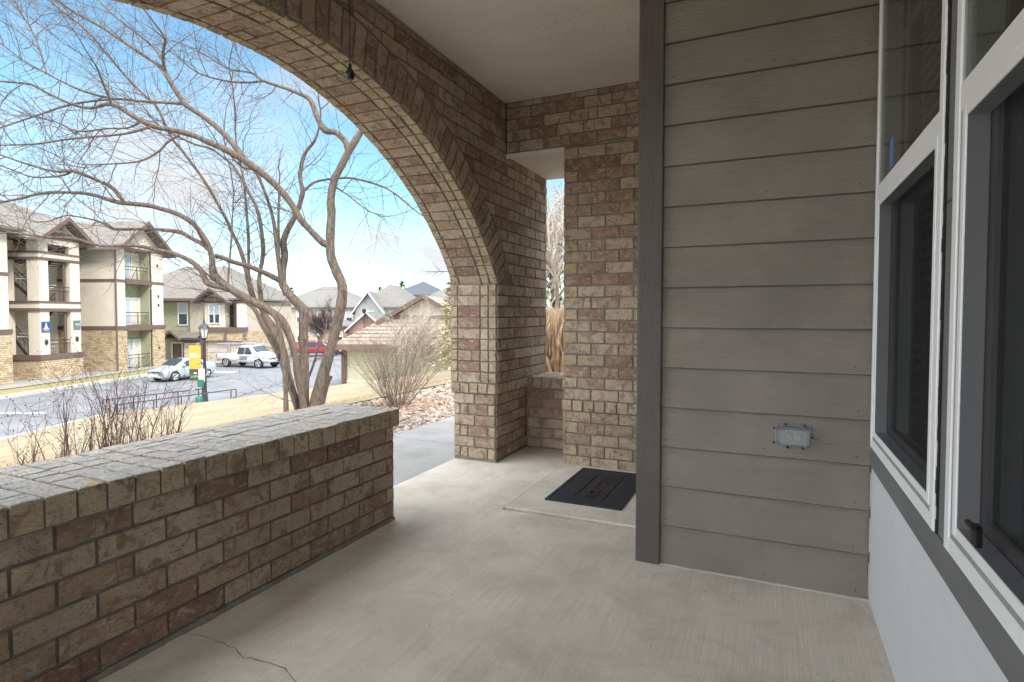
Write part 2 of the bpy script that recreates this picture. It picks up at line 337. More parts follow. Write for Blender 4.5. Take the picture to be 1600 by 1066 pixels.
    def ico(s, c, rad, r=.5, sq=(1, 1, 1), jit=.2, rot=0.):
        t_ = 1.618; vs = [(-1, t_, 0), (1, t_, 0), (-1, -t_, 0), (1, -t_, 0), (0, -1, t_), (0, 1, t_), (0, -1, -t_), (0, 1, -t_), (t_, 0, -1), (t_, 0, 1), (-t_, 0, -1), (-t_, 0, 1)]
        fs = [(0, 11, 5), (0, 5, 1), (0, 1, 7), (0, 7, 10), (0, 10, 11), (1, 5, 9), (5, 11, 4), (11, 10, 2), (10, 7, 6), (7, 1, 8), (3, 9, 4), (3, 4, 2), (3, 2, 6), (3, 6, 8), (3, 8, 9), (4, 9, 5), (2, 4, 11), (6, 2, 10), (8, 6, 7), (9, 8, 1)]
        o = []
        for x, y, z in vs:
            q = rad / 1.9 * (1 + rnd.uniform(-jit, jit)); x, y, z = x * q * sq[0], y * q * sq[1], z * q * sq[2]
            o.append((c[0] + x * cos(rot) - y * sin(rot), c[1] + x * sin(rot) + y * cos(rot), c[2] + z))
        s.raw(o, fs, r)
    def build(s, name, mat, parent=None, loc=None, rz=0, attrs=False, fixn=True, **tg):
        me = bpy.data.meshes.new(name); me.from_pydata(s.v, [], s.f); me.materials.append(M[mat] if isinstance(mat, str) else mat)
        if any(s.sm): me.polygons.foreach_set('use_smooth', s.sm)
        if attrs:
            for nm, dat in (('rnd', s.r), ('kind', s.k)):
                a = me.attributes.new(nm, 'FLOAT', 'FACE'); a.data.foreach_set('value', dat)
        me.update(); o = bpy.data.objects.new(name, me); S.collection.objects.link(o)
        if parent: o.parent = parent
        if loc is not None: o.location = loc
        if rz: o.rotation_euler = (0, 0, rz)
        for a, b in tg.items(): o[a] = b
        return o
def thing(name, label, cat, loc=(0, 0, 0), rz=0, group=None):
    o = bpy.data.objects.new(name, None); S.collection.objects.link(o); o.empty_display_size = .2
    o.location = loc; o.rotation_euler = (0, 0, rz); o['label'] = label; o['category'] = cat
    if group: o['group'] = group
    return o
def tag(o, label, cat, group=None):
    o['label'] = label; o['category'] = cat
    if group: o['group'] = group
    return o
def text_obj(name, txt, size, mat, parent, mtx, ext=.002, bold=0.0):
    cu = bpy.data.curves.new('t', 'FONT'); cu.body = txt; cu.size = size; cu.extrude = ext; cu.align_x = 'CENTER'; cu.align_y = 'CENTER'; cu.offset = bold; cu.resolution_u = 3
    to = bpy.data.objects.new('t', cu); S.collection.objects.link(to); bpy.context.view_layer.update()
    me = bpy.data.meshes.new_from_object(to); bpy.data.objects.remove(to)
    me.materials.clear(); me.materials.append(M[mat]); me.transform(mtx); me.name = name
    o = bpy.data.objects.new(name, me); S.collection.objects.link(o); o.parent = parent; return o
def frame_mtx(o, x, y):
    x = V(x).normalized(); y = V(y).normalized(); z = x.cross(y); m = Matrix.Identity(4)
    for i in range(3): m[i][0] = x[i]; m[i][1] = y[i]; m[i][2] = z[i]; m[i][3] = o[i]
    return m

# ---- brick laying: each brick is a little irregular block standing 6 mm proud of its mortar
CO = .0828; BL = .221
def clip_half(poly, n, d):          # keep points with n.p >= d
    out = []
    for i in range(len(poly)):
        a, b = poly[i], poly[(i + 1) % len(poly)]; fa = n[0] * a[0] + n[1] * a[1] - d; fb = n[0] * b[0] + n[1] * b[1] - d
        if fa >= 0: out.append(a)
        if (fa >= 0) != (fb >= 0): q = fa / (fa - fb); out.append((a[0] + (b[0] - a[0]) * q, a[1] + (b[1] - a[1]) * q))
    return out
def area(p): return .5 * sum(p[i][0] * p[(i + 1) % len(p)][1] - p[(i + 1) % len(p)][0] * p[i][1] for i in range(len(p)))
def inset(poly, d):
    out = list(poly); n = len(poly)
    for i in range(n):
        a, b = poly[i], poly[(i + 1) % n]; ex, ey = b[0] - a[0], b[1] - a[1]; L = math.hypot(ex, ey)
        if L < 1e-6: continue
        nn = (-ey / L, ex / L); out = clip_half(out, nn, nn[0] * a[0] + nn[1] * a[1] + d)
        if len(out) < 3: return None
    return out
def brick(mb, poly, O, U, N, Vv, kind=0., joint=.0055, proud=.0085, seg=.05, jit=.0014, r=None, score=False):
    if area(poly) < 0: poly = poly[::-1]
    p = inset(poly, joint)
    if not p or abs(area(p)) < 1.5e-4: return
    r = rnd.random() if r is None else r
    if score:
        x0, x1 = min(a[0] for a in p), max(a[0] for a in p)
        if x1 - x0 > .13:
            cuts = sorted(rnd.sample([.24, .36, .5, .62, .75], rnd.choice((0, 1, 1, 2, 2)))); cuts = [x0] + [x0 + (x1 - x0) * (c_ + rnd.uniform(-.03, .03)) for c_ in cuts] + [x1]
            for a, b in zip(cuts, cuts[1:]):
                q = clip_half(clip_half(p, (1, 0), a), (-1, 0), -b)
                if len(q) >= 3: brick(mb, q, O, U, N, Vv, kind, .0002, proud + rnd.gauss(0, .0005), seg, .0003, min(1, max(0, r + rnd.gauss(0, .05))))
            return
    q = []
    for i in range(len(p)):
        a, b = p[i], p[(i + 1) % len(p)]; L = math.hypot(b[0] - a[0], b[1] - a[1])
        if L < .004: continue
        n = max(1, int(L / seg + .5))
        for j in range(n):
            s_ = j / n; q.append((a[0] + (b[0] - a[0]) * s_ + rnd.gauss(0, jit), a[1] + (b[1] - a[1]) * s_ + rnd.gauss(0, jit)))
    if len(q) < 3: return
    cx = sum(a[0] for a in q) / len(q); cy = sum(a[1] for a in q) / len(q)
    pr = proud + rnd.gauss(0, .0010); tu, tv = rnd.gauss(0, .008), rnd.gauss(0, .012)
    def ring(ins, h, tilt):
        o = []
        for a in q:
            dx_, dy_ = a[0] - cx, a[1] - cy; L = math.hypot(dx_, dy_) or 1
            x, y = a[0] - dx_ / L * ins, a[1] - dy_ / L * ins
            hh = h + (tilt * (dx_ * tu + dy_ * tv) + (rnd.gauss(0, .0005) if tilt else 0)); o.append(O + U * x + Vv * y + N * hh)
        return o
    n = len(q); rings = ring(0, -.006, 0) + ring(0, pr - (.0030 if joint > .001 else .0012), 1) + ring(.0036 if joint > .001 else .0014, pr, 1)
    fs = [(i, (i + 1) % n, n + (i + 1) % n, n + i) for i in range(n)] + [(n + i, n + (i + 1) % n, 2 * n + (i + 1) % n, 2 * n + i) for i in range(n)] + [tuple(range(2 * n, 3 * n))]
    if U.cross(Vv).dot(N) < 0: fs = [f[::-1] for f in fs]
    mb.raw(rings, fs, r, kind)
def wall(mb, O, U, Vv, N, u0, u1, v0, v1, shift=0., clip=None, L=BL, kind=0., **k):
    O, U, Vv, N = V(O), V(U), V(Vv), V(N); j = 0; v = v0
    while v < v1 - .012:
        vt = min(v + CO, v1); u = u0 - ((j % 2) * L / 2 + shift) % L
        while u < u1 - .004:
            a, b = max(u, u0), min(u + L, u1)
            if b - a > .02:
                poly = [(a, v), (b, v), (b, vt), (a, vt)]
                if clip: poly = clip(poly)
                if poly: brick(mb, poly, O, U, N, Vv, kind if isinstance(kind, float) else kind(b - a), **k)
            u += L
        v += CO; j += 1
# ------------------------------------------------------------------ porch: floor
XI = -1.87; XO = -2.26; YF = 3.82; ZC = 2.712; XW = .355; YS = 2.60
AY, AZ, AR = 1.95, .07, 2.30
pf = thing('porch_floor', '', ''); del pf['label'], pf['category']; pf['kind'] = 'structure'
def slab(mb, x0, x1, y0, y1, z0, z1): mb.box(x0, x1, y0, y1, z0, z1, bev=.006)
m = MB(); slab(m, -2.245, XW + .2, -3, 2.948, -.2, 0); slab(m, -2.245, -1.404, 2.948 - .002, 4.85, -.2, -.0005); m.build('floor_slab', 'floor', pf)
m = MB(); slab(m, -1.394, .6, 2.958, 4.4, -.2, .014); m.build('entry_slab', 'slab', pf)
m = MB(); m.box(-2.3, .6, -3, 5, -.3, -.06); m.build('sub_base', 'gasket', pf)
pts = [(290, 992), (302, 991), (318, 995), (330, 998), (342, 1004), (349, 1005), (358, 1012), (368, 1013), (374, 1022), (381, 1029), (392, 1028), (405, 1033), (420, 1036), (434, 1041), (446, 1045), (451, 1053), (458, 1062), (468, 1072), (480, 1084)]
cp = []
for a, b in pts:
    d = CF + CR * ((a - 800) / FPX) - CU * ((b - 522) / FPX); cp.append(V((0, 0, CAMH)) + d * (CAMH / -d.z))
m = MB()
for i in range(len(cp) - 1):
    a, b = cp[i], cp[i + 1]; d = (b - a).normalized(); n_ = V((-d.y, d.x, 0)); wa, wb = .0006 + .0007 * ((i * 7) % 3) / 2, .0006 + .0007 * (((i + 1) * 7) % 3) / 2
    z = V((0, 0, .0012)); m.face([a - n_ * wa + z, b - n_ * wb + z, b + n_ * wb + z, a + n_ * wa + z])
m.build('crack', 'gasket', pf)
m = MB(); rq = random.Random(4)
for i in range(420):
    x = rq.uniform(-1.86, .34); y = rq.uniform(.7, 2.94) if i % 3 else rq.uniform(.7, 2.5)
    if i % 3 == 0: x = -1.86 + abs(rq.gauss(0, .06))
    s_ = rq.uniform(.0008, .0026); z = .0006; a = rq.uniform(0, 6.3)
    m.raw([(x + s_ * cos(a + q * 1.57) * (1.5 if q % 2 else 1), y + s_ * sin(a + q * 1.57), z) for q in range(4)] + [(x, y, z + s_ * .7)], [(0, 1, 4), (1, 2, 4), (2, 3, 4), (3, 0, 4)])
m.build('floor_grit', 'int_dark', kind='stuff', label='fine dark grit scattered on the porch concrete')
# walk outside
wk = thing('walkway', '', ''); del wk['label'], wk['category']; wk['kind'] = 'structure'
m = MB(); y = -4.0
for y0, y1 in ((-6, -4), (-4, -2), (-2, 0), (0, 2.2), (2.2, 4.32), (4.33, 6.0), (6.01, 8.0), (8.01, 12)):
    slab(m, -3.22, -2.257, y0 + .004, y1 - .004, -.25, -.012)
m.build('walk_slab', 'walk', wk)
# ------------------------------------------------------------------ ceiling
m = MB(); m.box(XI - .3, 5, -2.2, 4.6, ZC, ZC + .5); m.build('porch_ceiling', 'ceiling', kind='structure')

# ------------------------------------------------------------------ arched brick wall
aw = thing('arched_wall', 'brown brick wall with the big round arch on its thick pier, beside the low wall', 'brick wall')
bm_ = MB(); mo = MB(); X1, Y1, Z1 = V((1, 0, 0)), V((0, 1, 0)), V((0, 0, 1))
YE = 4.84; YN = -.9; RS = AR + .205
def arch_clip(Rr, zmin=1.345):
    def f(poly):
        cx = sum(p[0] for p in poly) / len(poly); cy = sum(p[1] for p in poly) / len(poly)
        far = max(math.hypot(p[0] - AY, p[1] - AZ) for p in poly)
        if cy > zmin - .04:
            if far < Rr: return None
            L = math.hypot(cx - AY, cy - AZ); n = ((cx - AY) / L, (cy - AZ) / L)
            poly = clip_half(poly, n, n[0] * AY + n[1] * AZ + Rr)
        return poly if len(poly) >= 3 else None
    return f
A0 = math.acos((1.345 - AZ) / AR)       # half angle of the arch
YSP = AY + AR * sin(A0)                  # springing
# inner face bricks, far pier and above arch
z0 = .02; LOWT = z0 + 6 * CO             # .517
UPB = LOWT + CO                          # .60
# upper band rows start at UPB; below springing only the pier parts
def face_rows(xf, N, ua, ub):
    def cl(poly):
        cy = sum(p[1] for p in poly) / len(poly)
        if cy < 1.345:
            cx = sum(p[0] for p in poly) / len(poly)
            if cx < AY:
                return clip_half(poly, (-1, 0), -(AY - (YSP - AY))) or None
            return clip_half(poly, (1, 0), YSP - .03) or None
        return arch_clip(RS)(poly)
    wall(bm_, (xf, 0, 0), Y1, Z1, N, ua, ub, UPB, ZC - .002, clip=cl, shift=.06)
PF = YSP - .035                          # pier face (upper) toward camera
def face_rows(xf, N, ua, ub, seg=.05):
    def cl(poly):
        cy = sum(p[1] for p in poly) / len(poly); cx = sum(p[0] for p in poly) / len(poly)
        if cy < 1.345:
            q = clip_half(poly, (1, 0), PF) if cx > AY else clip_half(poly, (-1, 0), -(2 * AY - PF))
            return q if len(q) >= 3 else None
        return arch_clip(RS)(poly)
    wall(bm_, (xf, 0, 0), Y1, Z1, N, ua, ub, UPB, ZC - .002, clip=cl, shift=.06, seg=seg, score=seg < .1)
face_rows(XI, X1, YN, YE)
face_rows(XO, -X1, YN, YE, seg=.2)
# ring of soldier bricks on both faces
nr = int(2 * A0 * (AR + .05) / CO)
for xf, N in ((XI, X1), (XO, -X1)):
    for i in range(nr):
        a, b = -A0 + 2 * A0 * i / nr, -A0 + 2 * A0 * (i + 1) / nr
        poly = [(AY + AR * sin(a), AZ + AR * cos(a)), (AY + AR * sin(b), AZ + AR * cos(b)), (AY + RS * sin(b), AZ + RS * cos(b)), (AY + RS * sin(a), AZ + RS * cos(a))]
        brick(bm_, poly, V((xf, 0, 0)), Y1, N, Z1, 0., seg=.05, r=rnd.uniform(.15, .8))
# soffit of the arch
cols = [(0, .062, 1.), (.062, .255, 0.), (.255, .325, 1.), (.325, .39, 1.)]
for i in range(nr):
    a = -A0 + 2 * A0 * (i + .5) / nr; hw = AR * (A0 / nr); N = V((0, -sin(a), -cos(a))); U = V((0, cos(a), -sin(a))); O = V((XO, AY, AZ)) - N * AR
    for c0, c1, kd in cols: brick(bm_, [(c0, -hw), (c1, -hw), (c1, hw), (c0, hw)], O, X1, N, U, kd, joint=.0055, score=True)
# pier faces (far pier faces camera, near pier mirrored)
for yf, N, fy in ((PF, -Y1, 1), (2 * AY - PF, Y1, -1)):
    z = UPB
    while z < 1.345 - .02:
        zt = min(z + CO, 1.345)
        for c0, c1, kd in cols: brick(bm_, [(c0, z), (c1, z), (c1, zt), (c0, zt)], V((XO, yf, 0)), X1, N, Z1, kd, joint=.0052, score=True)
        z += CO
    for i in range(5):
        w_ = .39 / 5; brick(bm_, [(i * w_, LOWT), (i * w_ + w_, LOWT), (i * w_ + w_, UPB), (i * w_, UPB)], V((XO, yf, 0)), X1, N, Z1, 1.)
    z = z0; j = 0; off = V((XO + .018, yf + .018 * fy, 0)); Wd = .354
    while z < LOWT - .01:
        lay = [(0, .5, 0.), (.5, 1., 0.)] if j % 2 else [(0, .15, 1.), (.15, .34, 1.), (.34, .82, 0.), (.82, 1., 1.)]
        for c0, c1, kd in lay: brick(bm_, [(c0 * Wd, z), (c1 * Wd, z), (c1 * Wd, z + CO), (c0 * Wd, z + CO)], off, X1, N, Z1, kd)
        z += CO; j += 1
# side faces of the piers (inner and outer), lower part set back 18 mm
for xf, N in ((XI, X1), (XO, -X1)):
    for ya, yb in ((PF, YE), (YN, 2 * AY - PF)):
        y = ya
        while y < yb - .02:
            ye = min(y + CO, yb); brick(bm_, [(y, LOWT), (ye, LOWT), (ye, UPB), (y, UPB)], V((xf, 0, 0)), Y1, N, Z1, 1.); y += CO
        xl = xf - .018 * N.x
        wall(bm_, (xl, 0, 0), Y1, Z1, N, ya + .018 if ya == PF else ya, yb if yb == YE else yb - .018, z0, LOWT, shift=.03)
bm_.build('brickwork', 'brick', aw, attrs=True)
# mortar core
g = .0005
def core_profile(h):     # polygon (y,z) far pier + arch + near pier, as strips
    pass
n = 96
for i in range(n):
    a, b = -A0 + 2 * A0 * i / n, -A0 + 2 * A0 * (i + 1) / n
    ya, yb = AY + AR * sin(a), AY + AR * sin(b); za, zb = AZ + AR * cos(a), AZ + AR * cos(b)
    mo.raw([(XO, ya, za), (XO, yb, zb), (XI, yb, zb), (XI, ya, za), (XO, ya, ZC), (XO, yb, ZC), (XI, yb, ZC), (XI, ya, ZC)],
           [(0, 1, 2, 3), (3, 2, 6, 7), (1, 0, 4, 5), (4, 7, 6, 5)])
for ya, yb, yo in ((YSP, YE, PF), (YN, 2 * AY - YSP, 2 * AY - PF)):
    mo.box(XO, XI, ya, yb, 1.345, ZC)
    lo, hi = (PF, YE) if yo == PF else (YN, yo)
    mo.box(XO, XI, lo, hi, LOWT + .004, 1.345)
    l2, h2 = (PF + .018, YE) if yo == PF else (YN, yo - .018)
    mo.box(XO + .018, XI - .018, l2, h2, -.05, LOWT + .004)
mo.build('mortar', 'mortar', aw)

# ------------------------------------------------------------------ low wall with rowlock cap
lw = thing('low_wall', 'low brown brick wall capped with flat tan bricks, ending at the porch opening', 'brick wall')
b2 = MB(); XLI, XLO, YL = -1.876, -2.285, 2.552; Y0 = 2 * AY - PF
def tone(w): return 1. if w < .12 else 0.
wall(b2, (XLI, 0, 0), Y1, Z1, X1, Y0, YL, z0, LOWT, shift=.13, kind=tone, score=True)
wall(b2, (XLO, 0, 0), Y1, Z1, -X1, Y0, YL, z0, LOWT, shift=.13, kind=tone, seg=.2)
wall(b2, (0, YL, 0), X1, Z1, Y1, XLO, XLI, z0, LOWT, shift=.0, L=.204, kind=tone)
CI, CO_, YCE = -1.848, -2.318, YL + .018; CT = UPB
xm = -2.085; y = YCE
br = .0835
while y > Y0:
    ya = max(y - br, Y0)
    hh = rnd.gauss(0, .0007)
    for xa, xb in ((CO_, xm), (xm, CI)):
        e = .0036; rr_ = rnd.uniform(.1, .9); x0_, x1_ = xa + (e if xa > CO_ else -.004), xb - (e if xb < CI else -.006 + abs(rnd.gauss(0, .0012))); top = CT + .007 + hh; nsg = 3
        xs_ = [x0_ + (x1_ - x0_) * q / nsg + (rnd.uniform(-.015, .015) if 0 < q < nsg else 0) for q in range(nsg + 1)]
        for q in range(nsg):
            b2.box(xs_[q] + (.0004 if q else 0), xs_[q + 1] - (.0004 if q < nsg - 1 else 0), ya + e, y - e + rnd.gauss(0, .0006), LOWT + .006, top + rnd.gauss(0, .0006), rr_, 1., bev=.0016)
        # weathered grey upper faces lie on the blocks, their sheen mixed into the colour
        for q in range(nsg): brick(b2, [(xs_[q] + .0012, ya + e + .001), (xs_[q + 1] - .0012, ya + e + .001), (xs_[q + 1] - .0012, y - e - .001), (xs_[q] + .0012, y - e - .001)], V((0, 0, top - .0012)), X1, Z1, Y1, 2., joint=.0004, proud=.0036, jit=.0010, seg=.03, r=rnd.uniform(.2, 1))
    y -= br
for i in range(3):
    xa = CO_ + i * (CI - CO_) / 3; brick(b2, [(xa, LOWT), (xa + .155, LOWT), (xa + .155, CT + .006), (xa, CT + .006)], V((0, YCE, 0)), X1, Y1, Z1, 1.)
b2.build('brickwork', 'brick', lw, attrs=True)
m = MB(); m.box(XLO, XLI, Y0, YL, -.05, LOWT); m.box(CO_, CI, Y0, YCE, LOWT, CT); m.build('mortar', 'mortar', lw)
m = MB()   # smear of mortar at the foot
for i in range(40):
    y = Y0 + i * (YL - Y0) / 40; h = .018 + .012 * NZ.noise(V((i * .7, 0, 0))); dd = .016 + .01 * NZ.noise(V((0, i * .5, 3)))
    m.prism([(XLI - .01, 0), (XLI + dd, 0), (XLI + .008, h), (XLI - .01, h)], 'y', y, y + (YL - Y0) / 40)
m.build('footing', 'mortar', lw)

# ------------------------------------------------------------------ entry brick wall + recess parapet
ew = thing('entry_wall', 'brown brick wall behind the doormat with a tall open slot at its left', 'brick wall')
b3 = MB(); YB = 3.98; XL = -1.392; XR = .6; HC = .4135
def k3(w): return 1. if w < .11 else 0.
wall(b3, (0, YB + .018, 0), X1, Z1, -Y1, XL - .002, XR, .0, HC, shift=.0, L=.203, kind=k3, score=True)
x = XL - .02
while x < XR:
    brick(b3, [(x, HC), (x + CO, HC), (x + CO, HC + CO), (x, HC + CO)], V((0, YB - .004, 0)), X1, -Y1, Z1, 1.); x += CO
wall(b3, (0, YB, 0), X1, Z1, -Y1, XL, XR, HC + CO, 2.335, shift=.0, L=.203, kind=k3, score=True)
wall(b3, (0, YB, 0), X1, Z1, -Y1, XI, XR, 2.335, ZC - .002, shift=.09, L=.203, kind=k3, score=True)
wall(b3, (XL, 0, 0), Y1, Z1, -X1, YB, YE, 0, 2.335, L=.203, kind=k3)
YP = 4.43
wall(b3, (0, YP, 0), X1, Z1, -Y1, XI, XL, .01, .5, shift=.1, kind=k3)
x = XI - .03
while x < XL - .01:
    xe = min(x + CO, XL); brick(b3, [(x, .507), (xe, .507), (xe, .592), (x, .592)], V((0, YP - .02, 0)), X1, -Y1, Z1, 1.)
    for ya, yb in ((YP - .02, YP + .19), (YP + .19, YP + .41)): brick(b3, [(x, ya), (xe, ya), (xe, yb), (x, yb)], V((0, 0, .59)), X1, Z1, Y1, 1.)
    x += CO
b3.build('brickwork', 'brick', ew, attrs=True)
m = MB(); m.box(XL, XR, YB, YE, HC, ZC); m.box(XL + .0, XR, YB + .018, YE, -.05, HC); m.box(XI, XL, YB, YE, 2.336, ZC)
m.box(XI - .01, XL + .005, YP, YE, -.05, .505); m.box(XI - .01, XL + .005, YP - .02, YE, .505, .59); m.build('mortar', 'mortar', ew)
m = MB(); m.box(XI + .004, XL - .003, YB + .035, YE - .003, 2.318, 2.336); m.box(XI + .004, XL - .003, YB - .004, YB + .03, 2.300, 2.333, bev=.003); m.build('soffit_board', 'soffit_board', ew)
m = MB(); m.box(XI + .006, XI + .018, YB - .012, YB - .0062, 2.34, ZC); m.build('sealant', 'gasket', ew)

# ------------------------------------------------------------------ siding wall
sw = thing('siding_wall', 'taupe lap siding wall beside the dark corner post', 'wall')
EXPO = .1765
NT_L = int(ZC / EXPO) + 1
for i in range(NT_L):
    m = MB(); za = .003 + i * EXPO; zb = min(za + EXPO, ZC); x0_, x1_ = -.452, XW - .004
    n = 14; vs = []
    for j in range(n + 1):
        x = x0_ + (x1_ - x0_) * j / n; wv = .0012 * NZ.noise(V((x * 2.3, i * 3.1, 0))); zs = za + wv
        vs += [(x, YS + .004, zs), (x, YS - .013 + wv * .6, zs + .0002), (x, YS - .0125 + wv * .6, zs + .003), (x, YS + .001, zb + .012)]
    fs = []
    for j in range(n):
        for q in range(3): a = j * 4 + q; fs.append((a, a + 4, a + 5, a + 1)[::-1])
    m.raw(vs, fs)
    if i == 0: board = m
    else: board.raw(m.v, m.f)
board.build('siding', 'siding', sw)
m = MB(); m.box(-.50, XW + .3, YS + .005, YS + .14, 0, ZC); m.box(-.548, -.5, YS + .1, YB, 0, ZC); m.build('wall_core', 'siding', sw)
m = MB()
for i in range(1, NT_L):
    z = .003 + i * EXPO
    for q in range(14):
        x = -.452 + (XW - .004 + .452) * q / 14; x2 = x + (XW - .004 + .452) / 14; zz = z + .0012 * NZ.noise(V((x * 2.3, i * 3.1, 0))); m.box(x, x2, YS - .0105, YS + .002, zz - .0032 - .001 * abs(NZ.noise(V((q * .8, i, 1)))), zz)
m.build('lap_shadow', 'int_dark', sw)  # dark strips draw the contact shadow line under each lap
m = MB(); m.box(-.448, XW - .002, YS - .003, YS + .003, -.002, .0032); m.build('sill_gap', 'gasket', sw)
m = MB()
for x0_, x1_ in ((-.553, -.4475),): m.box(x0_, x1_, YS - .030, YS + .07, .0, ZC, bev=.004)
m.box(-.556, -.5535, YS - .024, YS + .07, 0.0, ZC); m.build('corner_post', 'post_paint', sw)
m = MB()
for i in range(NT_L):
    for x in (-.425, .30) if i % 3 else (-.42, -.02, .31):
        z = .003 + i * EXPO + .028 + .004 * sin(i * 5 + x); xx = x + .012 * sin(i * 3.3)
        m.tube([(xx, YS - .008, z), (xx, YS - .0135, z)], .0026, 8)
m.build('nail_head', 'nail', sw)
m = MB()
for i in range(30):
    x = -.45 + i * .0268; m.box(x, x + .0268, YS - .022 - .006 * abs(NZ.noise(V((i * .9, 0, 0)))), YS - .004, 0, .004 + .004 * abs(NZ.noise(V((i * .7, 2, 0)))))
m.build('caulk_line', 'caulk', sw)

# ------------------------------------------------------------------ window wall
ww = thing('window_wall', 'pale panelled wall under the two windows with charcoal trim', 'wall')
ZT, ZB = .615, .535
m = MB(); m.box(XW, XW + .14, -3, YS - .013, -.02, ZB - .003); m.build('lower_panel', 'panel_paint', ww)
m = MB()
for i in range(3): m.box(XW - .004, XW - .0005, YS - .030, YS - .013, .02 + i * EXPO, .02 + i * EXPO + .13)
m.build('panel_edge', 'caulk', ww)
W1, W2 = (1.602, 2.552), (.10, 1.508); HB, HT = .615, 2.46
m = MB(); m.box(XW - .006, XW + .13, -3, YS - .012, ZB, HB - .001); m.build('apron_trim', 'trim_paint', ww)
m = MB(); m.box(XW - .004, XW + .13, W2[1] + .004, W1[0] - .016, HB, ZC); m.box(XW - .004, XW + .13, W1[1] + .003, YS - .012, HB, ZC); m.box(XW - .004, XW + .13, -3, W2[0] - .003, HB, ZC)
m.box(XW - .004, XW + .13, W2[1] + .004, W1[0], HT + .003, ZC); m.box(XW - .004, XW + .13, W1[0], W1[1] + .003, HT + .003, ZC); m.box(XW - .004, XW + .13, W2[0] - .003, W2[1] + .004, HT + .003, ZC)
m.build('mullion_trim', 'trim_paint', ww)
m = MB()
for i in range(60):
    z = HB + i * (HT - HB) / 60; d = .0035 * NZ.noise(V((i * .45, 1, 0))); m.box(XW - .008 + d, XW + .01, W1[0] - .015, W1[0] - .002 + d * .6, z, z + (HT - HB) / 60)
m.box(XW - .0045, XW - .0035, W2[1] + .02, W1[0] - .02, 1.368, 1.372)
m.build('foam_strip', 'gasket', ww)
# house body + dark room
hb = thing('room_shell', 'dark room seen through the porch windows', 'room')
m = MB(); m.box(3.6, 3.7, -3, YS, 0, ZC); m.box(XW + .2, 3.7, -3.1, -3, 0, ZC); m.box(XW + .14, 3.7, -3, YS + .14, -.1, 0); m.box(XW + .3, 3.7, YS, YS + .1, 0, ZC); m.build('room_wall', 'room', hb)
m = MB(); m.box(XW, 6, YS + .15, 6, -.1, ZC); m.build('house_body', 'siding', hb)
def window(Y_0, Y_1, label):
    t_ = thing('porch_window', label, 'window'); fo = .034; x = XW - .012
    m = MB()
    m.box(x, XW + .06, Y_0, Y_0 + fo, HB, HT, bev=.002); m.box(x, XW + .06, Y_1 - fo, Y_1, HB, HT, bev=.002)
    m.box(x + .0006, XW + .06, Y_0 + fo - .004, Y_1 - fo + .004, HB, HB + fo, bev=.002); m.box(x + .0006, XW + .06, Y_0 + fo - .004, Y_1 - fo + .004, HT - fo, HT, bev=.002)
    m.build('frame', 'vinyl', t_)
    ZM = 1.545; m = MB(); m.box(x + .0015, XW + .05, Y_0 + fo - .002, Y_1 - fo + .002, ZM - .006, ZM + .05, bev=.003); m.build('meeting_rail', 'vinyl', t_)
    m = MB(); a, b = Y_0 + fo, Y_1 - fo
    for q0, q1, z0_, z1_ in ((a, a + .014, HB + fo, ZM - .006), (b - .022, b, HB + fo, ZM - .006), (a + .014, b - .022, HB + fo, HB + fo + .014)): m.box(XW - .0085, XW + .045, q0, q1, z0_, z1_)
    m.build('track', 'vinyl_track', t_)
    a += .014; b -= .022; f2 = .022; zb, zt = HB + fo + .014, ZM - .006; m = MB(); xx = XW - .0115
    m.box(xx, XW + .03, a, a + f2, zb, zt, bev=.0015); m.box(xx, XW + .03, b - f2, b, zb, zt, bev=.0015); m.box(xx + .0005, XW + .03, a + f2, b - f2, zb, zb + f2, bev=.0015); m.box(xx + .0005, XW + .03, a + f2, b - f2, zt - f2, zt, bev=.0015)
    m.build('screen_frame', 'vinyl', t_)
    m = MB(); xs_ = XW - .008; m.face([(xs_, a + .01, zb + .01), (xs_, b - .01, zb + .01), (xs_, b - .01, zt - .01), (xs_, a + .01, zt - .01)]); m.build('insect_screen', 'screen', t_)
    m = MB(); xx = XW + .031
    m.box(xx, xx + .03, a, a + .045, zb - .02, zt, bev=.003); m.box(xx, xx + .03, b - .045, b, zb - .02, zt, bev=.003); m.box(xx + .001, xx + .03, a + .045, b - .045, zb - .02, zb + .045, bev=.003); m.build('sash', 'vinyl_track', t_)  # sash in darker vinyl: its shade behind the screen is in the colour
    m = MB(); m.box(xx + .012, xx + .017, a + .045, b - .045, zb + .045, zt); m.build('lower_pane', 'pane', t_)
    m = MB(); m.box(XW - .007, XW - .003, Y_0 + fo, Y_1 - fo, ZM + .048, HT - fo); m.build('upper_pane', 'pane', t_)
    for fz in (.42,):
        m = MB(); m.box(XW - .0025, XW + .004, Y_0 + fo, Y_1 - fo, ZM + .052 + fz * (HT - ZM) - .008, ZM + .052 + fz * (HT - ZM) + .008); m.build('muntin', 'vinyl', t_)
    for fy in (.55,):
        m = MB(); m.box(XW + .0045, XW + .010, Y_0 + (Y_1 - Y_0) * fy - .008, Y_0 + (Y_1 - Y_0) * fy + .008, ZM + .052, HT - fo); m.build('muntin', 'vinyl', t_)
    return t_
w1 = window(*W1, 'white vinyl window next to the siding corner, blue tag on its upper pane')
w2 = window(*W2, 'white vinyl window nearest the camera, cut off by the right edge, black latch on its sill')
m = MB(); m.box(XW - .0082, XW - .0072, 2.23, 2.29, 1.605, 1.70); m.build('tag', 'blue_tag', w1)
m = MB(); m.box(XW - .012, XW + .0, 1.30, 1.325, HB + .075, HB + .115, bev=.002); m.box(XW - .02, XW - .01, 1.292, 1.333, HB + .108, HB + .118, bev=.002); m.build('latch', 'black_plastic', w2)
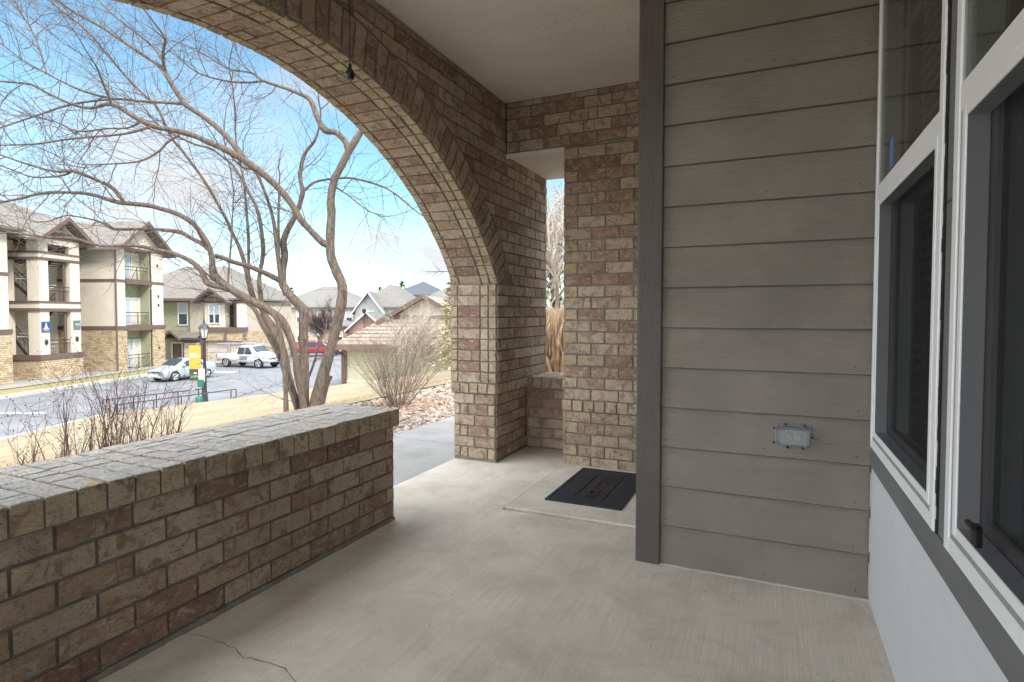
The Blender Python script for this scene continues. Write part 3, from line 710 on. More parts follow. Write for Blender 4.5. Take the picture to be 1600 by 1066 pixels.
def blind(Y_0, Y_1, label):
    t_ = thing('window_blind', label, 'blind'); m = MB(); x = XW + .125; z = HB + .1
    while z < HT - .12:
        a = R(48); m.raw([(x - .024 * cos(a), Y_0, z - .024 * sin(a)), (x - .024 * cos(a), Y_1, z - .024 * sin(a)), (x + .024 * cos(a), Y_1, z + .024 * sin(a)), (x + .024 * cos(a), Y_0, z + .024 * sin(a)),
               (x - .024 * cos(a), Y_0, z - .024 * sin(a) + .003), (x - .024 * cos(a), Y_1, z - .024 * sin(a) + .003), (x + .024 * cos(a), Y_1, z + .024 * sin(a) + .003), (x + .024 * cos(a), Y_0, z + .024 * sin(a) + .003)],
              [(3, 2, 1, 0), (4, 5, 6, 7), (0, 1, 5, 4), (1, 2, 6, 5), (2, 3, 7, 6), (3, 0, 4, 7)]); z += .044
    m.build('slats', 'blind', t_)
    m = MB(); m.box(x - .03, x + .03, Y_0, Y_1, HT - .13, HT - .07, bev=.004); m.build('head_rail', 'blind', t_)
    m = MB(); m.box(x - .026, x + .026, Y_0, Y_1, HB + .07, HB + .085, bev=.004); m.build('bottom_rail', 'blind', t_)
    m = MB()
    for f in (.15, .5, .85): m.tube([(x - .027, Y_0 + (Y_1 - Y_0) * f, HB + .07), (x - .027, Y_0 + (Y_1 - Y_0) * f, HT - .1)], .0015, 5)
    m.build('cord', 'blind', t_); return t_
blind(W1[0] + .05, W1[1] - .05, 'slatted blind hanging inside the window by the siding corner'); blind(W2[0] + .05, W2[1] - .08, 'slatted blind hanging inside the window nearest the camera')

# ------------------------------------------------------------------ small porch objects
ob = thing('outlet_cover', 'small clear weatherproof cover on the siding wall', 'outlet cover', (.081, YS - .012, .622))
m = MB(); m.box(-.066, .066, 0, .012, -.044, .044, bev=.003); m.build('back_plate', 'vinyl_track', ob)
m = MB(); m.box(-.030, -.004, -.010, 0, -.014, .014, bev=.003); m.box(.004, .030, -.010, 0, -.014, .014, bev=.003); m.build('socket', 'soffit_board', ob)
m = MB(); m.box(-.052, .05, -.0015, .0, -.032, .032); m.build('face_plate', 'galv', ob)
m = MB(); A = [(-.064, -.001, -.042), (.064, -.001, -.042), (.064, -.001, .042), (-.064, -.001, .042)]; B = [(-.050, -.038, -.031), (.050, -.038, -.031), (.050, -.038, .031), (-.050, -.038, .031)]
m.raw(A + B, [(0, 1, 5, 4), (1, 2, 6, 5), (2, 3, 7, 6), (3, 0, 4, 7), (4, 5, 6, 7)]); m.build('clear_cover', 'lens', ob)
m = MB()
for x, z in ((-.072, .03), (-.073, -.03), (-.03, .048), (.04, .048), (-.02, -.047), (.035, -.047), (.069, .0)): m = MB(); m.box(x - .004, x + .004, -.004, .004, z - .004, z + .004, bev=.001); m.build('clip', 'black_plastic', ob)
# doormat
MX0, MX1, MY0, MY1 = -1.225, -.765, 3.155, 3.915; mz0 = .014
dm = thing('doormat', 'black rubber welcome mat on the raised entry slab by the brick wall', 'doormat', ((MX0 + MX1) / 2, (MY0 + MY1) / 2, mz0))
hx, hy = (MX1 - MX0) / 2, (MY1 - MY0) / 2
m = MB(); m.box(-hx, hx, -hy, hy, .0, .006, bev=.002); m.build('base', 'rubber', dm)
m = MB(); b_ = .02
m.box(-hx, hx, -hy, -hy + b_, .0062, .010, bev=.001); m.box(-hx, hx, hy - b_, hy, .0062, .010, bev=.001); m.box(-hx, -hx + b_, -hy + b_, hy - b_, .0062, .010, bev=.001); m.box(hx - b_, hx, -hy + b_, hy - b_, .0062, .010, bev=.001)
m.build('rim', 'rubber', dm)
m = MB(); q = .0175
ix = int((2 * hx - .05) / q); iy = int((2 * hy - .05) / q)
for i in range(ix):
    for j in range(iy):
        x = -hx + .028 + i * q; y = -hy + .028 + j * q
        if abs(x) < .098 and abs(y) < .265: continue
        if (i + j) % 2: m.box(x, x + q * .86, y + q * .3, y + q * .72, .0062, .0086, bev=.0008)
        else: m.box(x + q * .22, x + q * .64, y - q * .1, y + q * 1.02, .0062, .0086, bev=.0008)
m.build('weave', 'rubber_blue', dm)
m = MB(); m.box(-.07, .07, -.23, .23, .0062, .0082, bev=.001)
for x in (-.087, .087): m.box(x - .006, x + .006, -.25, .25, .0062, .0105, bev=.001)
m.build('panel', 'rubber', dm)
text_obj('lettering', 'WELCOME', .10, 'black_plastic', dm, frame_mtx(V((0, 0, .0095)), (0, -1, 0), (1, 0, 0)), .0018, .0015)
# hanging pendant cord
hd = P(547, 116, 1.9)
hp = thing('hanging_socket', 'black bulb socket dangling on a thin cord under the arch', 'lamp socket', hd)
m = MB(); m.tube([(0, 0, .02), (.001, 0, .2), (0, 0, ZC - hd.z)], .0016, 6); m.build('cord', 'black_plastic', hp)
m = MB(); m.lathe((0, 0), [(.003, .034), (.005, .03), (.006, .02), (.0115, .010), (.014, .0), (.0145, -.008), (.0115, -.011), (.0115, -.016), (.008, -.019)], 16); m.build('socket', 'black_plastic', hp)

# ------------------------------------------------------------------ terrain
LB = -28.75      # far kerb line
def near_edge(b):                      # near kerb of the street / court, a as function of b
    ptsb = [(-80, -19.2), (19, -19.2), (24, -19.4), (27, -15.6), (34, -12.2), (42, -10.5), (60, -8), (100, -6)]
    for (b0, a0), (b1, a1) in zip(ptsb, ptsb[1:]):
        if b <= b1: return a0 + (a1 - a0) * max(0, (b - b0)) / (b1 - b0)
    return -6
ZS = -3.4
def zground(x, y):
    a, b = st((x, y))
    e = near_edge(b)
    if a > e:
        dP = max(0., -5.5 - x); dR = max(0., a - e) * .93; t_ = dP / (dP + dR + 1e-6)
        if y < -10 or y > 20: t_ = t_
        z = -.10 - (3.18) * (t_ ** .92)
        if x < -2.26 and x > -5.5: z = -.06 - .04 * (-2.26 - x) / 3.2
        if x > -2.3: z = -.3
        return z
    if a > LB: return ZS - .15
    if b > 46 and a > -60: return ZS - .06 if b < 75 else ZS
    d = LB - a; return ZS + .14 + min(.22, d * .075) if d < 30 else ZS + .4
def green(x, y):
    a, b = st((x, y)); return 1. if (a < LB and a > -31.4) else (.55 if b > 60 else 0.)
gx = []
def axis(lo, hi, c0, c1, fine, coarse):
    o = []; v_ = lo
    while v_ < hi:
        o.append(v_); d = 0 if c0 <= v_ <= c1 else min(abs(v_ - c0), abs(v_ - c1)); v_ += min(coarse, fine + d * .12)
    o.append(hi); return o
ax_ = axis(-600, 300, -40, 3, .45, 40); by_ = axis(-300, 900, 0, 48, .45, 40)
vs = []; gr = []
for a in ax_:
    for b in by_:
        p = W(a, b); vs.append((p.x, p.y, zground(p.x, p.y) + (.03 * NZ.noise(V((p.x * .8, p.y * .8, 0))) if a > near_edge(b) and p.x < -5.2 else 0))); gr.append(green(p.x, p.y))
nb = len(by_); fs = [(i * nb + j, (i + 1) * nb + j, (i + 1) * nb + j + 1, i * nb + j + 1) for i in range(len(ax_) - 1) for j in range(nb - 1)]
me = bpy.data.meshes.new('lawn'); me.from_pydata(vs, [], fs); me.materials.append(M['ground']); at = me.attributes.new('green', 'FLOAT', 'POINT'); at.data.foreach_set('value', gr)
me.polygons.foreach_set('use_smooth', [True] * len(fs)); go = bpy.data.objects.new('lawn', me); S.collection.objects.link(go); go['kind'] = 'structure'
# street sheet
m = MB(); bs = [-80, 0, 10, 19, 22, 24, 25.5, 27, 30, 34, 38, 42, 45]
for b0, b1 in zip(bs, bs[1:]):
    m.face([W(LB, b0, ZS), W(near_edge(b0), b0, ZS), W(near_edge(b1), b1, ZS), W(LB, b1, ZS)])
for b0, b1 in ((45, 60), (60, 74)):
    m.face([W(-42, b0, ZS), W(near_edge(b0) + 8, b0, ZS), W(near_edge(b1) + 12, b1, ZS), W(-42, b1, ZS)])
m.build('street', 'asphalt', kind='structure')
m = MB()
def strip(pts, w_, z0_, z1_):
    for (a0, b0), (a1, b1) in zip(pts, pts[1:]):
        p, q = W(a0, b0), W(a1, b1); d = (q - p).normalized(); n_ = V((-d.y, d.x, 0)) * w_
        lo, hi = V((0, 0, z0_)), V((0, 0, z1_)); c = [p, q, q + n_, p + n_]
        m.raw([x + lo for x in c] + [x + hi for x in c], [(3, 2, 1, 0), (4, 5, 6, 7), (0, 1, 5, 4), (1, 2, 6, 5), (2, 3, 7, 6), (3, 0, 4, 7)])
strip([(LB, -60), (LB, 43)], .45, ZS - .2, ZS + .16)
strip([(near_edge(b) , b) for b in (-60, 19, 22, 24, 25.5, 27, 30, 34, 38, 42)][::-1], .35, ZS - .2, ZS + .13)
m.build('kerb', 'kerb', kind='structure')
m = MB(); m.face([W(LB - .45 - 1.15, -60, ZS + .30), W(LB - .45 - 1.15, 50, ZS + .30), W(-31.55, 50, ZS + .385), W(-31.55, -60, ZS + .385)][::-1])
m.face([W(-31.55, -60, ZS + .385), W(-31.55, 50, ZS + .385), W(-34.4, 50, ZS + .385), W(-34.4, -60, ZS + .385)][::-1]); m.build('sidewalk', 'walk', kind='structure')
m = MB()
for q0, q1 in (((-26.2, 24.5), (-22.8, 24.9)),):
    p, q = W(*q0, ZS + .004), W(*q1, ZS + .004); d = (q - p).normalized() * 1; n_ = V((-d.y, d.x, 0)) * .08; m.face([p - n_, q - n_, q + n_, p + n_])
m.build('lane_mark', 'road_paint', kind='structure')
m = MB(); rt = random.Random(8)
for a0, b0, a1, b1 in ((-28.5, 33, -14.5, 31.5), (-24, 44, -22.5, 27), (-17.5, 45, -16.8, 30), (-28.5, 25, -19.5, 23.5), (-23.8, 27, -23.2, 8)):
    n_ = 30; pv = None
    for q in range(n_ + 1):
        f = q / n_; pc_ = W(a0 + (a1 - a0) * f + rt.gauss(0, .09), b0 + (b1 - b0) * f + rt.gauss(0, .09), ZS + .004)
        if pv is not None:
            d = (pc_ - pv).normalized(); w_ = V((-d.y, d.x, 0)) * .035; m.face([pv - w_, pc_ - w_, pc_ + w_, pv + w_])
        pv = pc_
m.build('tar_seam', 'gasket', kind='structure')
m = MB(); m.face([W(-27.2, 42.6, ZS + .02), W(-24.0, 42.3, ZS + .02), W(-23.8, 43.5, ZS + .02), W(-27.2, 44.2, ZS + .02)]); m.build('path', 'curb_strip', kind='structure')
m = MB(); z = ZS - .01
m.tube([W(-25.5, 26, 0) + V((0, 0, ZS + .1))] * 0 or [W(-19.3, 24.6, ZS + .1), W(-19.3, 24.7, ZS + .1)], .01, 4); 
# rock bed
rb = MB()
for i in range(6500):
    x = -3.26 - 1.8 * rnd.random(); y = 3.2 + 7.5 * rnd.random() ** .9
    if y < 4.2: continue
    s_ = rnd.uniform(.014, .034); rb.ico((x, y, zground(x, y) + s_ * .35 + .005), s_, rnd.random(), (1.2, .85, .6), .25, rnd.uniform(0, 6))
rb.build('river_rock', 'rock', attrs=True, kind='stuff', label='pinkish tan river rocks filling the planting bed beside the walk')
m = MB()
for i in range(700):
    x = -3.9 - 1.0 * rnd.random(); y = 5.2 + 1.6 * rnd.random(); z = zground(x, y) + .03 + .015 * rnd.random(); a = rnd.uniform(0, 6); s_ = rnd.uniform(.012, .028); dz = rnd.uniform(-.012, .012)
    m.face([(x, y, z), (x + s_ * cos(a), y + s_ * sin(a), z + dz), (x + s_ * 1.3 * cos(a + .6), y + s_ * 1.3 * sin(a + .6), z - dz), (x + s_ * cos(a + 1.2), y + s_ * sin(a + 1.2), z + .006)])
m.build('leaf_litter', 'leaf_litter', kind='stuff', label='dry brown leaves caught under the bare shrub')
m = MB()
for i in range(24):
    y0_, y1_ = 4.0 + i * .4, 4.4 + i * .4; m.box(-5.085, -5.072, y0_, y1_, -.25, -.062); 
m.build('bed_edging', 'edging', label='dark green metal edging between the rocks and the lawn', category='edging')
# dry grass blades near the porch
m = MB()
def blade(x, y, z, h):
    a = rnd.uniform(0, 6.28); l = rnd.uniform(.2, .9) * h; w_ = rnd.uniform(.0015, .003); c, s_ = cos(a), sin(a)
    m.face([(x - s_ * w_, y + c * w_, z - .01), (x + s_ * w_, y - c * w_, z - .01), (x + c * l, y + s_ * l, z + h)])
for i in range(42000):
    D = 2.6 + 15 * rnd.random() ** 1.5; u_ = rnd.uniform(-.95, -.08); p = V((0, 0, 0)) + F0 * D + CR * (u_ * D)
    if p.x > -3.3 or (p.x > -5.1 and p.y > 4.2) or st(p)[0] < near_edge(st(p)[1]) + .3: continue
    blade(p.x, p.y, zground(p.x, p.y), rnd.uniform(.02, .06))
m.build('dry_grass', 'dry_blade', kind='stuff', label='short straw coloured dormant grass on the slope')

# ------------------------------------------------------------------ apartment building (street frame)
def root(name, label, cat, z=0): return thing(name, label, cat, (0, 0, z), SA)
ap = root('apartment_building', 'three storey cream stucco apartment building with stone base and stair tower', 'building')
SZ = -3.02
def ap_part(name, mat, boxes, **k):
    m = MB()
    for b in boxes: m.box(*b)
    return m.build(name, mat, ap, **k)
# helper ranges: T tower a -33.9..-31.6, b 34.3..37.5 ; M wing a -45..-31, b 40.05..45.2 ; L block b 18..32.4
st_boxes = [(-45, -31.8, 18, 32.45, -1.0 + 1.25, 6.05)]
walls = [(-44, -31.82, 18.0, 32.45, .22, 6.0),
         (-44, -35.5, 32.45, 40.1, SZ, 6.0),
         # tower pillars
         (-32.4, -31.62, 34.32, 35.02, -1.45, 1.30), (-31.92, -31.62, 36.70, 37.5, -1.45, 1.30), (-33.95, -33.62, 34.32, 34.7, -1.45, 6.0),
         (-32.4, -31.62, 34.32, 35.02, 1.95, 4.60), (-31.92, -31.62, 36.70, 37.5, 1.95, 4.60),
         (-32.4, -31.62, 34.32, 35.02, 5.05, 5.97), (-31.92, -31.62, 36.70, 37.5, 5.05, 5.97),
         (-33.95, -31.62, 34.32, 34.6, 1.5, 1.84), (-31.9, -31.62, 34.6, 37.5, 1.5, 1.84), (-33.95, -31.62, 34.32, 34.6, 4.72, 4.98), (-31.9, -31.62, 34.6, 37.5, 4.72, 4.98),
         (-31.92, -31.62, 35.0, 36.7, 5.6, 5.97)]
ap_part('stucco_wall', 'stucco', walls)
mw = [(-40, -31.9, 40.08, 40.35, .25, 6.0), (-31.9, -31.03, 40.08, 40.95, .25, 6.0), (-31.9, -31.03, 43.85, 45.2, .25, 6.0), (-40, -31.9, 44.9, 45.2, SZ, 6.0)]
ap_part('wing_wall', 'stucco', mw)
ap_part('stone_base', 'stone', [(-44, -31.72, 18.0, 32.5, SZ - .3, -.05), (-34, -31.55, 34.27, 34.6, SZ - .3, -1.78), (-31.85, -31.55, 34.6, 37.55, SZ - .3, -1.78),
        (-40, -31.9, 40.03, 40.35, SZ - .3, .0), (-31.9, -30.98, 40.03, 41.0, SZ - .3, .0), (-31.9, -30.98, 43.8, 45.25, SZ - .3, .0)])
ap_part('band_trim', 'brown_trim', [(-44, -31.68, 18, 32.54, -.05, .22), (-34.0, -31.5, 34.2, 34.62, -1.78, -1.45), (-31.9, -31.5, 34.62, 37.6, -1.78, -1.45),
        (-33.97, -31.57, 34.26, 34.61, 1.29, 1.5), (-31.91, -31.57, 34.61, 37.53, 1.29, 1.5), (-33.97, -31.57, 34.26, 34.61, 1.84, 1.96), (-31.91, -31.57, 34.61, 37.53, 1.84, 1.96),
        (-33.97, -31.57, 34.26, 34.61, 4.56, 4.72), (-31.91, -31.57, 34.61, 37.53, 4.56, 4.72), (-33.97, -31.57, 34.26, 34.61, 4.98, 5.09), (-31.91, -31.57, 34.61, 37.53, 4.98, 5.09),
        (-44, -31.78, 18, 32.48, 3.4, 3.6),
        (-40, -31.9, 39.98, 40.35, .0, .25), (-31.9, -30.9, 39.98, 41.0, .0, .25), (-31.9, -30.9, 43.8, 45.3, .0, .25), (-31.9, -30.93, 41.0, 43.8, -.12, .3),
        (-40, -31.9, 40.03, 40.35, 3.5, 3.68), (-31.9, -30.98, 40.03, 41.0, 3.5, 3.68), (-31.9, -30.98, 43.8, 45.25, 3.5, 3.68), (-31.9, -30.93, 41.0, 43.8, 3.38, 3.75),
        (-40, -31.0, 40.0, 45.25, 5.95, 6.12), (-34, -31.56, 34.25, 37.55, 5.95, 6.1), (-44, -31.78, 18, 32.5, 5.95, 6.1)])
for q_ in ([(-35.5, -31.9, 34.6, 37.5, -3.05, -2.98), (-35.5, -33.8, 32.45, 40.0, 1.3, 1.5), (-33.8, -31.9, 36.2, 37.45, 1.3, 1.5), (-35.5, -33.8, 32.45, 40.0, 4.55, 4.72), (-33.8, -31.9, 36.2, 37.45, 4.55, 4.72), (-35.5, -31.95, 32.45, 37.45, 5.8, 5.94)]): ap_part('landing_floor', 'int_dark', [q_])
for z in (1.5, 4.73): ap_part('unit_door', 'door_brown', [(-35.49, -35.42, 35.6, 36.5, z, z + 1.06 * (2 if z < 2 else 1))])
# balconies
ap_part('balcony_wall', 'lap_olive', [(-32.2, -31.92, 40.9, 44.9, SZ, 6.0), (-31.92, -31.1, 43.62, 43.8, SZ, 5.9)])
for zf in (.0, 3.45): ap_part('balcony_floor', 'brown_trim', [(-31.9, -31.0, 40.96, 43.62, zf, zf + .2)])
for i, z in enumerate((SZ, .2, 3.66)):
    dr = ap_part('balcony_door', 'cream_trim', [(-31.92, -31.87, 42.78, 43.5, z, z + 2.1)])
    m = MB(); m.box(-31.92, -31.83, 42.68, 42.78, z, z + 2.2); m.box(-31.92, -31.83, 43.5, 43.6, z, z + 2.2); m.box(-31.92, -31.83, 42.78, 43.5, z + 2.1, z + 2.2); m.build('door_frame', 'white_paint', dr)
    wn_ = ap_part('window', 'white_paint', [(-31.92, -31.86, 41.9, 42.62, z + .1, z + 2.2)]); m = MB(); m.box(-31.865, -31.85, 41.98, 42.54, z + .2, z + 2.1); m.build('pane', 'white_glass', wn_)
    m = MB(); m.tube([(-31.15, 41.0, z + 1.05), (-31.15, 43.8, z + 1.05)], .03, 6); m.tube([(-31.15, 41.0, z + .8), (-31.15, 43.8, z + .8)], .02, 6); m.tube([(-31.15, 41.0, z + .1), (-31.15, 43.8, z + .1)], .02, 6); m.tube([(-31.15, 42.4, z), (-31.15, 42.4, z + 1.05)], .03, 6)
    for q in range(22): m.tube([(-31.15, 41.06 + q * .126, z + .1), (-31.15, 41.06 + q * .126, z + .8)], .006, 4)
    m.build('railing', 'steel_brown', ap)
    m = MB(); m.box(-31.2, -31.05, 43.72, 43.86, z, z + 2.9 if i < 2 else 5.9); m.build('corner_post', 'steel_brown', ap)
m = MB(); m.tube([(-31.0, 40.0, 6.0), (-31.0, 40.0, -2.95)], .06, 8); m.build('downpipe', 'brown_trim', ap)
# tower railings, stairs
for z in (-1.5, 1.95):
    m = MB()
    for zz in (z + .95, z + .7): m.tube([(-31.7, 35.02, zz), (-31.7, 36.7, zz)], .025, 6)
    for q in range(13): m.tube([(-31.7, 35.1 + q * .128, z + .02), (-31.7, 35.1 + q * .128, z + .7)], .007, 4)
    m.build('railing', 'steel_brown', ap); m = MB(); m.box(-31.8, -31.72, 36.3, 36.42, z, z + 2.7); m.build('tower_post', 'brown_trim', ap)
for z0_, z1_ in ((-3.0, -.6), (-.6, 1.5), (1.5, 3.1), (3.1, 4.7)):
    m = MB(); n = 12; flip = z0_ in (-.6, 3.1)
    for q in range(n):
        f = q / n; f2 = 1 - f if flip else f; a = -32.7 - 1.1 * 0 ; bb = 35.0 + .9 * flip; x = -33.85 + 1.75 * (1 - f2); z = z0_ + (z1_ - z0_) * f
        m.box(x, x + .2, bb, bb + .85, z, z + .05)
    for q in range(9): m.box(-33.6, -32.42, 34.75 + q * .19, 34.98 + q * .19, z0_ + .25 + q * (z1_ - z0_ - .2) / 9, z0_ + .31 + q * (z1_ - z0_ - .2) / 9)
    m.build('stair_tread', 'curb_strip', ap)
    m = MB(); xa, xb = (-33.85, -31.95) if flip else (-31.95, -33.85); bb = 34.95 + .9 * flip
    m.prism([(xa, z0_ - .1), (xb, z1_ - .1), (xb, z1_ + .15), (xa, z0_ + .15)], 'y', bb - .05, bb); m.tube([(xa, bb, z0_ + 1.0), (xb, bb, z1_ + 1.0)], .025, 6); m.tube([(xa, bb, z0_ + .7), (xb, bb, z1_ + .7)], .02, 6)
    for q in range(8): x = xa + (xb - xa) * q / 7; z = z0_ + (z1_ - z0_) * q / 7; m.tube([(x, bb, z), (x, bb, z + 1.0)], .012, 4)
    m.build('stair_rail', 'steel_brown', ap)
gw = ap_part('window', 'steel_brown', [(-31.75, -31.7, 35.02, 36.7, 5.10, 5.14), (-31.75, -31.7, 35.02, 36.7, 5.32, 5.35), (-31.75, -31.7, 35.02, 36.7, 5.55, 5.58), (-31.75, -31.7, 35.55, 35.58, 5.1, 5.58), (-31.75, -31.7, 36.1, 36.13, 5.1, 5.58)])
# roof pieces
def gable(m, a0, a1, b0, b1, zE, zR, axis, ov=.5, th=.14):
    if axis == 'a':     # ridge runs along a, gable faces +a
        bm2 = (b0 + b1) / 2
        for s0 in (b0 - ov, b1 + ov):
            sl_ = (zR - zE) / (bm2 - b0); z = zR - sl_ * abs(bm2 - s0)
            m.raw([(a0, s0, z), (a1 + ov, s0, z), (a1 + ov, bm2, zR), (a0, bm2, zR), (a0, s0, z + th), (a1 + ov, s0, z + th), (a1 + ov, bm2, zR + th), (a0, bm2, zR + th)],
                  [(3, 2, 1, 0), (4, 5, 6, 7), (0, 1, 5, 4), (1, 2, 6, 5), (2, 3, 7, 6), (3, 0, 4, 7)])
    else:
        am = (a0 + a1) / 2
        for s0 in (a0 - ov, a1 + ov):
            sl_ = (zR - zE) / (am - a0); z = zR - sl_ * abs(am - s0)
            m.raw([(s0, b1, z), (s0, b0 - ov, z), (am, b0 - ov, zR), (am, b1, zR), (s0, b1, z + th), (s0, b0 - ov, z + th), (am, b0 - ov, zR + th), (am, b1, zR + th)],
                  [(3, 2, 1, 0), (4, 5, 6, 7), (0, 1, 5, 4), (1, 2, 6, 5), (2, 3, 7, 6), (3, 0, 4, 7)])
def hip(m, a0, a1, b0, b1, zE, zR, th=.15, ins=None):
    w_ = min(a1 - a0, b1 - b0) / 2 if ins is None else ins
    if a1 - a0 > b1 - b0: r0, r1 = ((a0 + w_, (b0 + b1) / 2), (a1 - w_, (b0 + b1) / 2))
    else: r0, r1 = (((a0 + a1) / 2, b0 + w_), ((a0 + a1) / 2, b1 - w_))
    c = [(a0, b0), (a1, b0), (a1, b1), (a0, b1)]
    vs = [(x, y, zE) for x, y in c] + [(x, y, zE + th) for x, y in c] + [(*r0, zR), (*r1, zR)]
    fs = [(3, 2, 1, 0), (0, 1, 5, 4), (1, 2, 6, 5), (2, 3, 7, 6), (3, 0, 4, 7)]
    if a1 - a0 > b1 - b0: fs += [(4, 5, 9, 8), (5, 6, 9), (6, 7, 8, 9), (7, 4, 8)]
    else: fs += [(4, 5, 8), (5, 6, 9, 8), (6, 7, 9), (7, 4, 8, 9)]
    m.raw(vs, fs)
m = MB(); hip(m, -45, -31.2, 17.5, 33.1, 6.1, 9.6); hip(m, -45, -32.4, 30, 46.3, 6.08, 9.2)
gable(m, -38, -31.4, 34.2, 37.7, 6.05, 7.3, 'a', .45); gable(m, -38, -30.8, 39.9, 45.3, 6.1, 8.1, 'a', .5); m.build('roof', 'shingle', ap)
m = MB(); m.prism([(34.3, 6.08), (37.6, 6.08), (35.95, 7.2)], 'x', -31.75, -31.62); m.prism([(40.0, 6.1), (45.2, 6.1), (42.6, 8.0)], 'x', -31.2, -31.05); m.build('gable_wall', 'stucco', ap)
m = MB(); m.prism([(34.9, 6.09), (37.0, 6.09), (36.7, 6.4), (35.2, 6.4)], 'x', -31.6, -31.5); m.box(-31.58, -31.5, 35.75, 36.15, 6.6, 6.95)
m.build('gable_trim', 'brown_trim', ap)
for bb, zr, e in ((35.95, 7.3, 2.1), (42.6, 8.1, 3.15)):
    for sg in (-1, 1):
        sl_ = 1.25 / 1.75 if e < 3 else 2.0 / 2.7; xf = -30.93 if e < 3 else -30.28; m = MB()
        m.raw([(xf, bb, zr - .12), (xf, bb + sg * e, zr - .12 - sl_ * e), (xf, bb + sg * e, zr + .16 - sl_ * e), (xf, bb, zr + .16), (xf + .05, bb, zr - .12), (xf + .05, bb + sg * e, zr - .12 - sl_ * e), (xf + .05, bb + sg * e, zr + .16 - sl_ * e), (xf + .05, bb, zr + .16)],
              [(3, 2, 1, 0), (4, 5, 6, 7), (0, 1, 5, 4), (1, 2, 6, 5), (2, 3, 7, 6), (3, 0, 4, 7)])
        m.build('fascia', 'brown_trim', ap)
for bb, zz in ((34.7, -.9 + .25), (37.1, -.55)):
    m = MB(); m.lathe((-31.57, bb), [(.02, zz - .18), (.09, zz - .1), (.1, zz + .1), (.03, zz + .18)], 10); m.build('wall_lamp', 'lamp_black', ap)
for zz, bb, sx in ((5.0, 44.5, .1), (2.55, 44.55, .1), (-1.6, 44.5, .1), (1.85, 44.55, .1)):
    m = MB(); m.box(-31.02, -30.93, bb - .06, bb + .06, zz - .1, zz + .1, bev=.02); m.build('wall_lamp', 'lamp_black', ap)
m = MB(); m.box(-31.82 + .02, -31.64 - .0, 18.9, 18.91, 0, .01)
sg_ = thing('emblem_sign', 'dark blue square sign with white peak emblem on the stair tower corner', 'sign', W(-31.57, 34.68, .32), SA)
m = MB(); m.box(-.02, .02, -.30, .30, -.33, .33, bev=.01); m.build('board', 'sign_blue', sg_)
m = MB(); m.prism([(-.14, -.1), (.14, -.1), (.05, .08), (.02, .26), (-.02, .26), (-.05, .08)], 'x', .022, .03); m.box(.022, .03, -.24, .24, -.15, -.12); m.build('emblem', 'white_paint', sg_)
text_obj('lettering', 'LODGE', .12, 'white_paint', sg_, frame_mtx(V((.028, 0, -.235)), (0, 1, 0), (0, 0, 1)))
sn = thing('number_sign', 'slate building number sign on the far pillar of the stair tower', 'sign', W(-31.57, 37.12, .40), SA)
m = MB(); m.box(-.02, .02, -.28, .28, -.3, .3, bev=.01); m.build('board', 'sign_slate', sn)
text_obj('lettering', '1903', .2, 'white_paint', sn, frame_mtx(V((.026, 0, .02)), (0, 1, 0), (0, 0, 1)))

# ------------------------------------------------------------------ carriage house
ch = root('carriage_house', 'two storey olive and tan house with garage doors behind the white pickup', 'building')
def cp_(name, mat, boxes):
    m = MB()
    for b in boxes: m.box(*b)
    return m.build(name, mat, ch)
BF = 50.3; GZ = -3.35
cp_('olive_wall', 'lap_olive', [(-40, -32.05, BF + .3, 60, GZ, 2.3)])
cp_('tan_wall', 'stucco_tan', [(-32.05, -30.5, BF + .0, 60, GZ, 2.3), (-27.1, -27.0, BF + .2, 60, GZ, 2.3)])
cp_('bay_wall', 'stucco', [(-30.5, -28.65, BF - .25, BF + .6, -.05, 2.1), (-27.55, -26.95, BF - .25, BF + .4, -.05, 2.1)])
cp_('porch_wall', 'lap_olive', [(-28.65, -27.55, BF + 1.2, BF + 1.3, 0, 2.2)])
cp_('band_trim', 'brown_trim', [(-30.9, -26.9, BF - .32, BF + .5, -.45, -.05), (-30.6, -26.9, BF - .3, BF + .5, 2.1, 2.35), (-40, -30.5, BF - .1, BF + .2, 2.2, 2.4)])
cp_('stone_wall', 'stone', [(-30.5, -28.3, BF - .2, BF + .4, -1.25, -.45), (-28.3, -26.95, BF - .2, BF + .4, -1.3, -.45), (-28.45, -28.3, BF - .2, BF + .4, GZ, -1.3), (-30.75, -30.5, BF - .2, BF + .4, GZ, -.5), (-27.1, -26.95, BF - .2, BF + 8, GZ, -.5)])
cp_('garage_header', 'brown_trim', [(-30.5, -28.45, BF - .22, BF + .3, -1.36, -1.25), (-28.3, -27.1, BF - .22, BF + .3, -1.42, -1.3), (-32.6, -30.9, BF - .25, BF + .1, -1.45, -1.2)])
for a0, a1, z1 in ((-30.5, -28.45, -1.36), (-28.3, -27.1, -1.42), (-32.5, -30.95, -1.45)):
    m = MB(); n = 4; h = (z1 - GZ) / n
    for i in range(n): m.box(a0 + .02, a1 - .02, BF + .0 - (.28 if a0 < -32 else 0), BF + .1, GZ + i * h + .012, GZ + (i + 1) * h - .012, bev=.01)
    m.build('garage_door', 'garage_door', ch)
d_ = cp_('door', 'door_brown', [(-33.85, -33.0, BF + .2, BF + .28, GZ, -1.55)])
m = MB(); m.box(-33.98, -33.85, BF + .15, BF + .3, GZ, -1.4); m.box(-33.0, -32.87, BF + .15, BF + .3, GZ, -1.4); m.box(-33.85, -33.0, BF + .15, BF + .3, -1.55, -1.4); m.build('door_frame', 'cream_trim', d_)
for q_ in ([(-34.35, -34.2, BF - .6, BF - .45, GZ, -.8), (-30.95, -30.78, BF - .35, BF - .2, GZ, -.5), (-28.62, -28.52, BF - .4, BF - .3, -1.4, -.1)]): cp_('post', 'brown_trim', [q_])
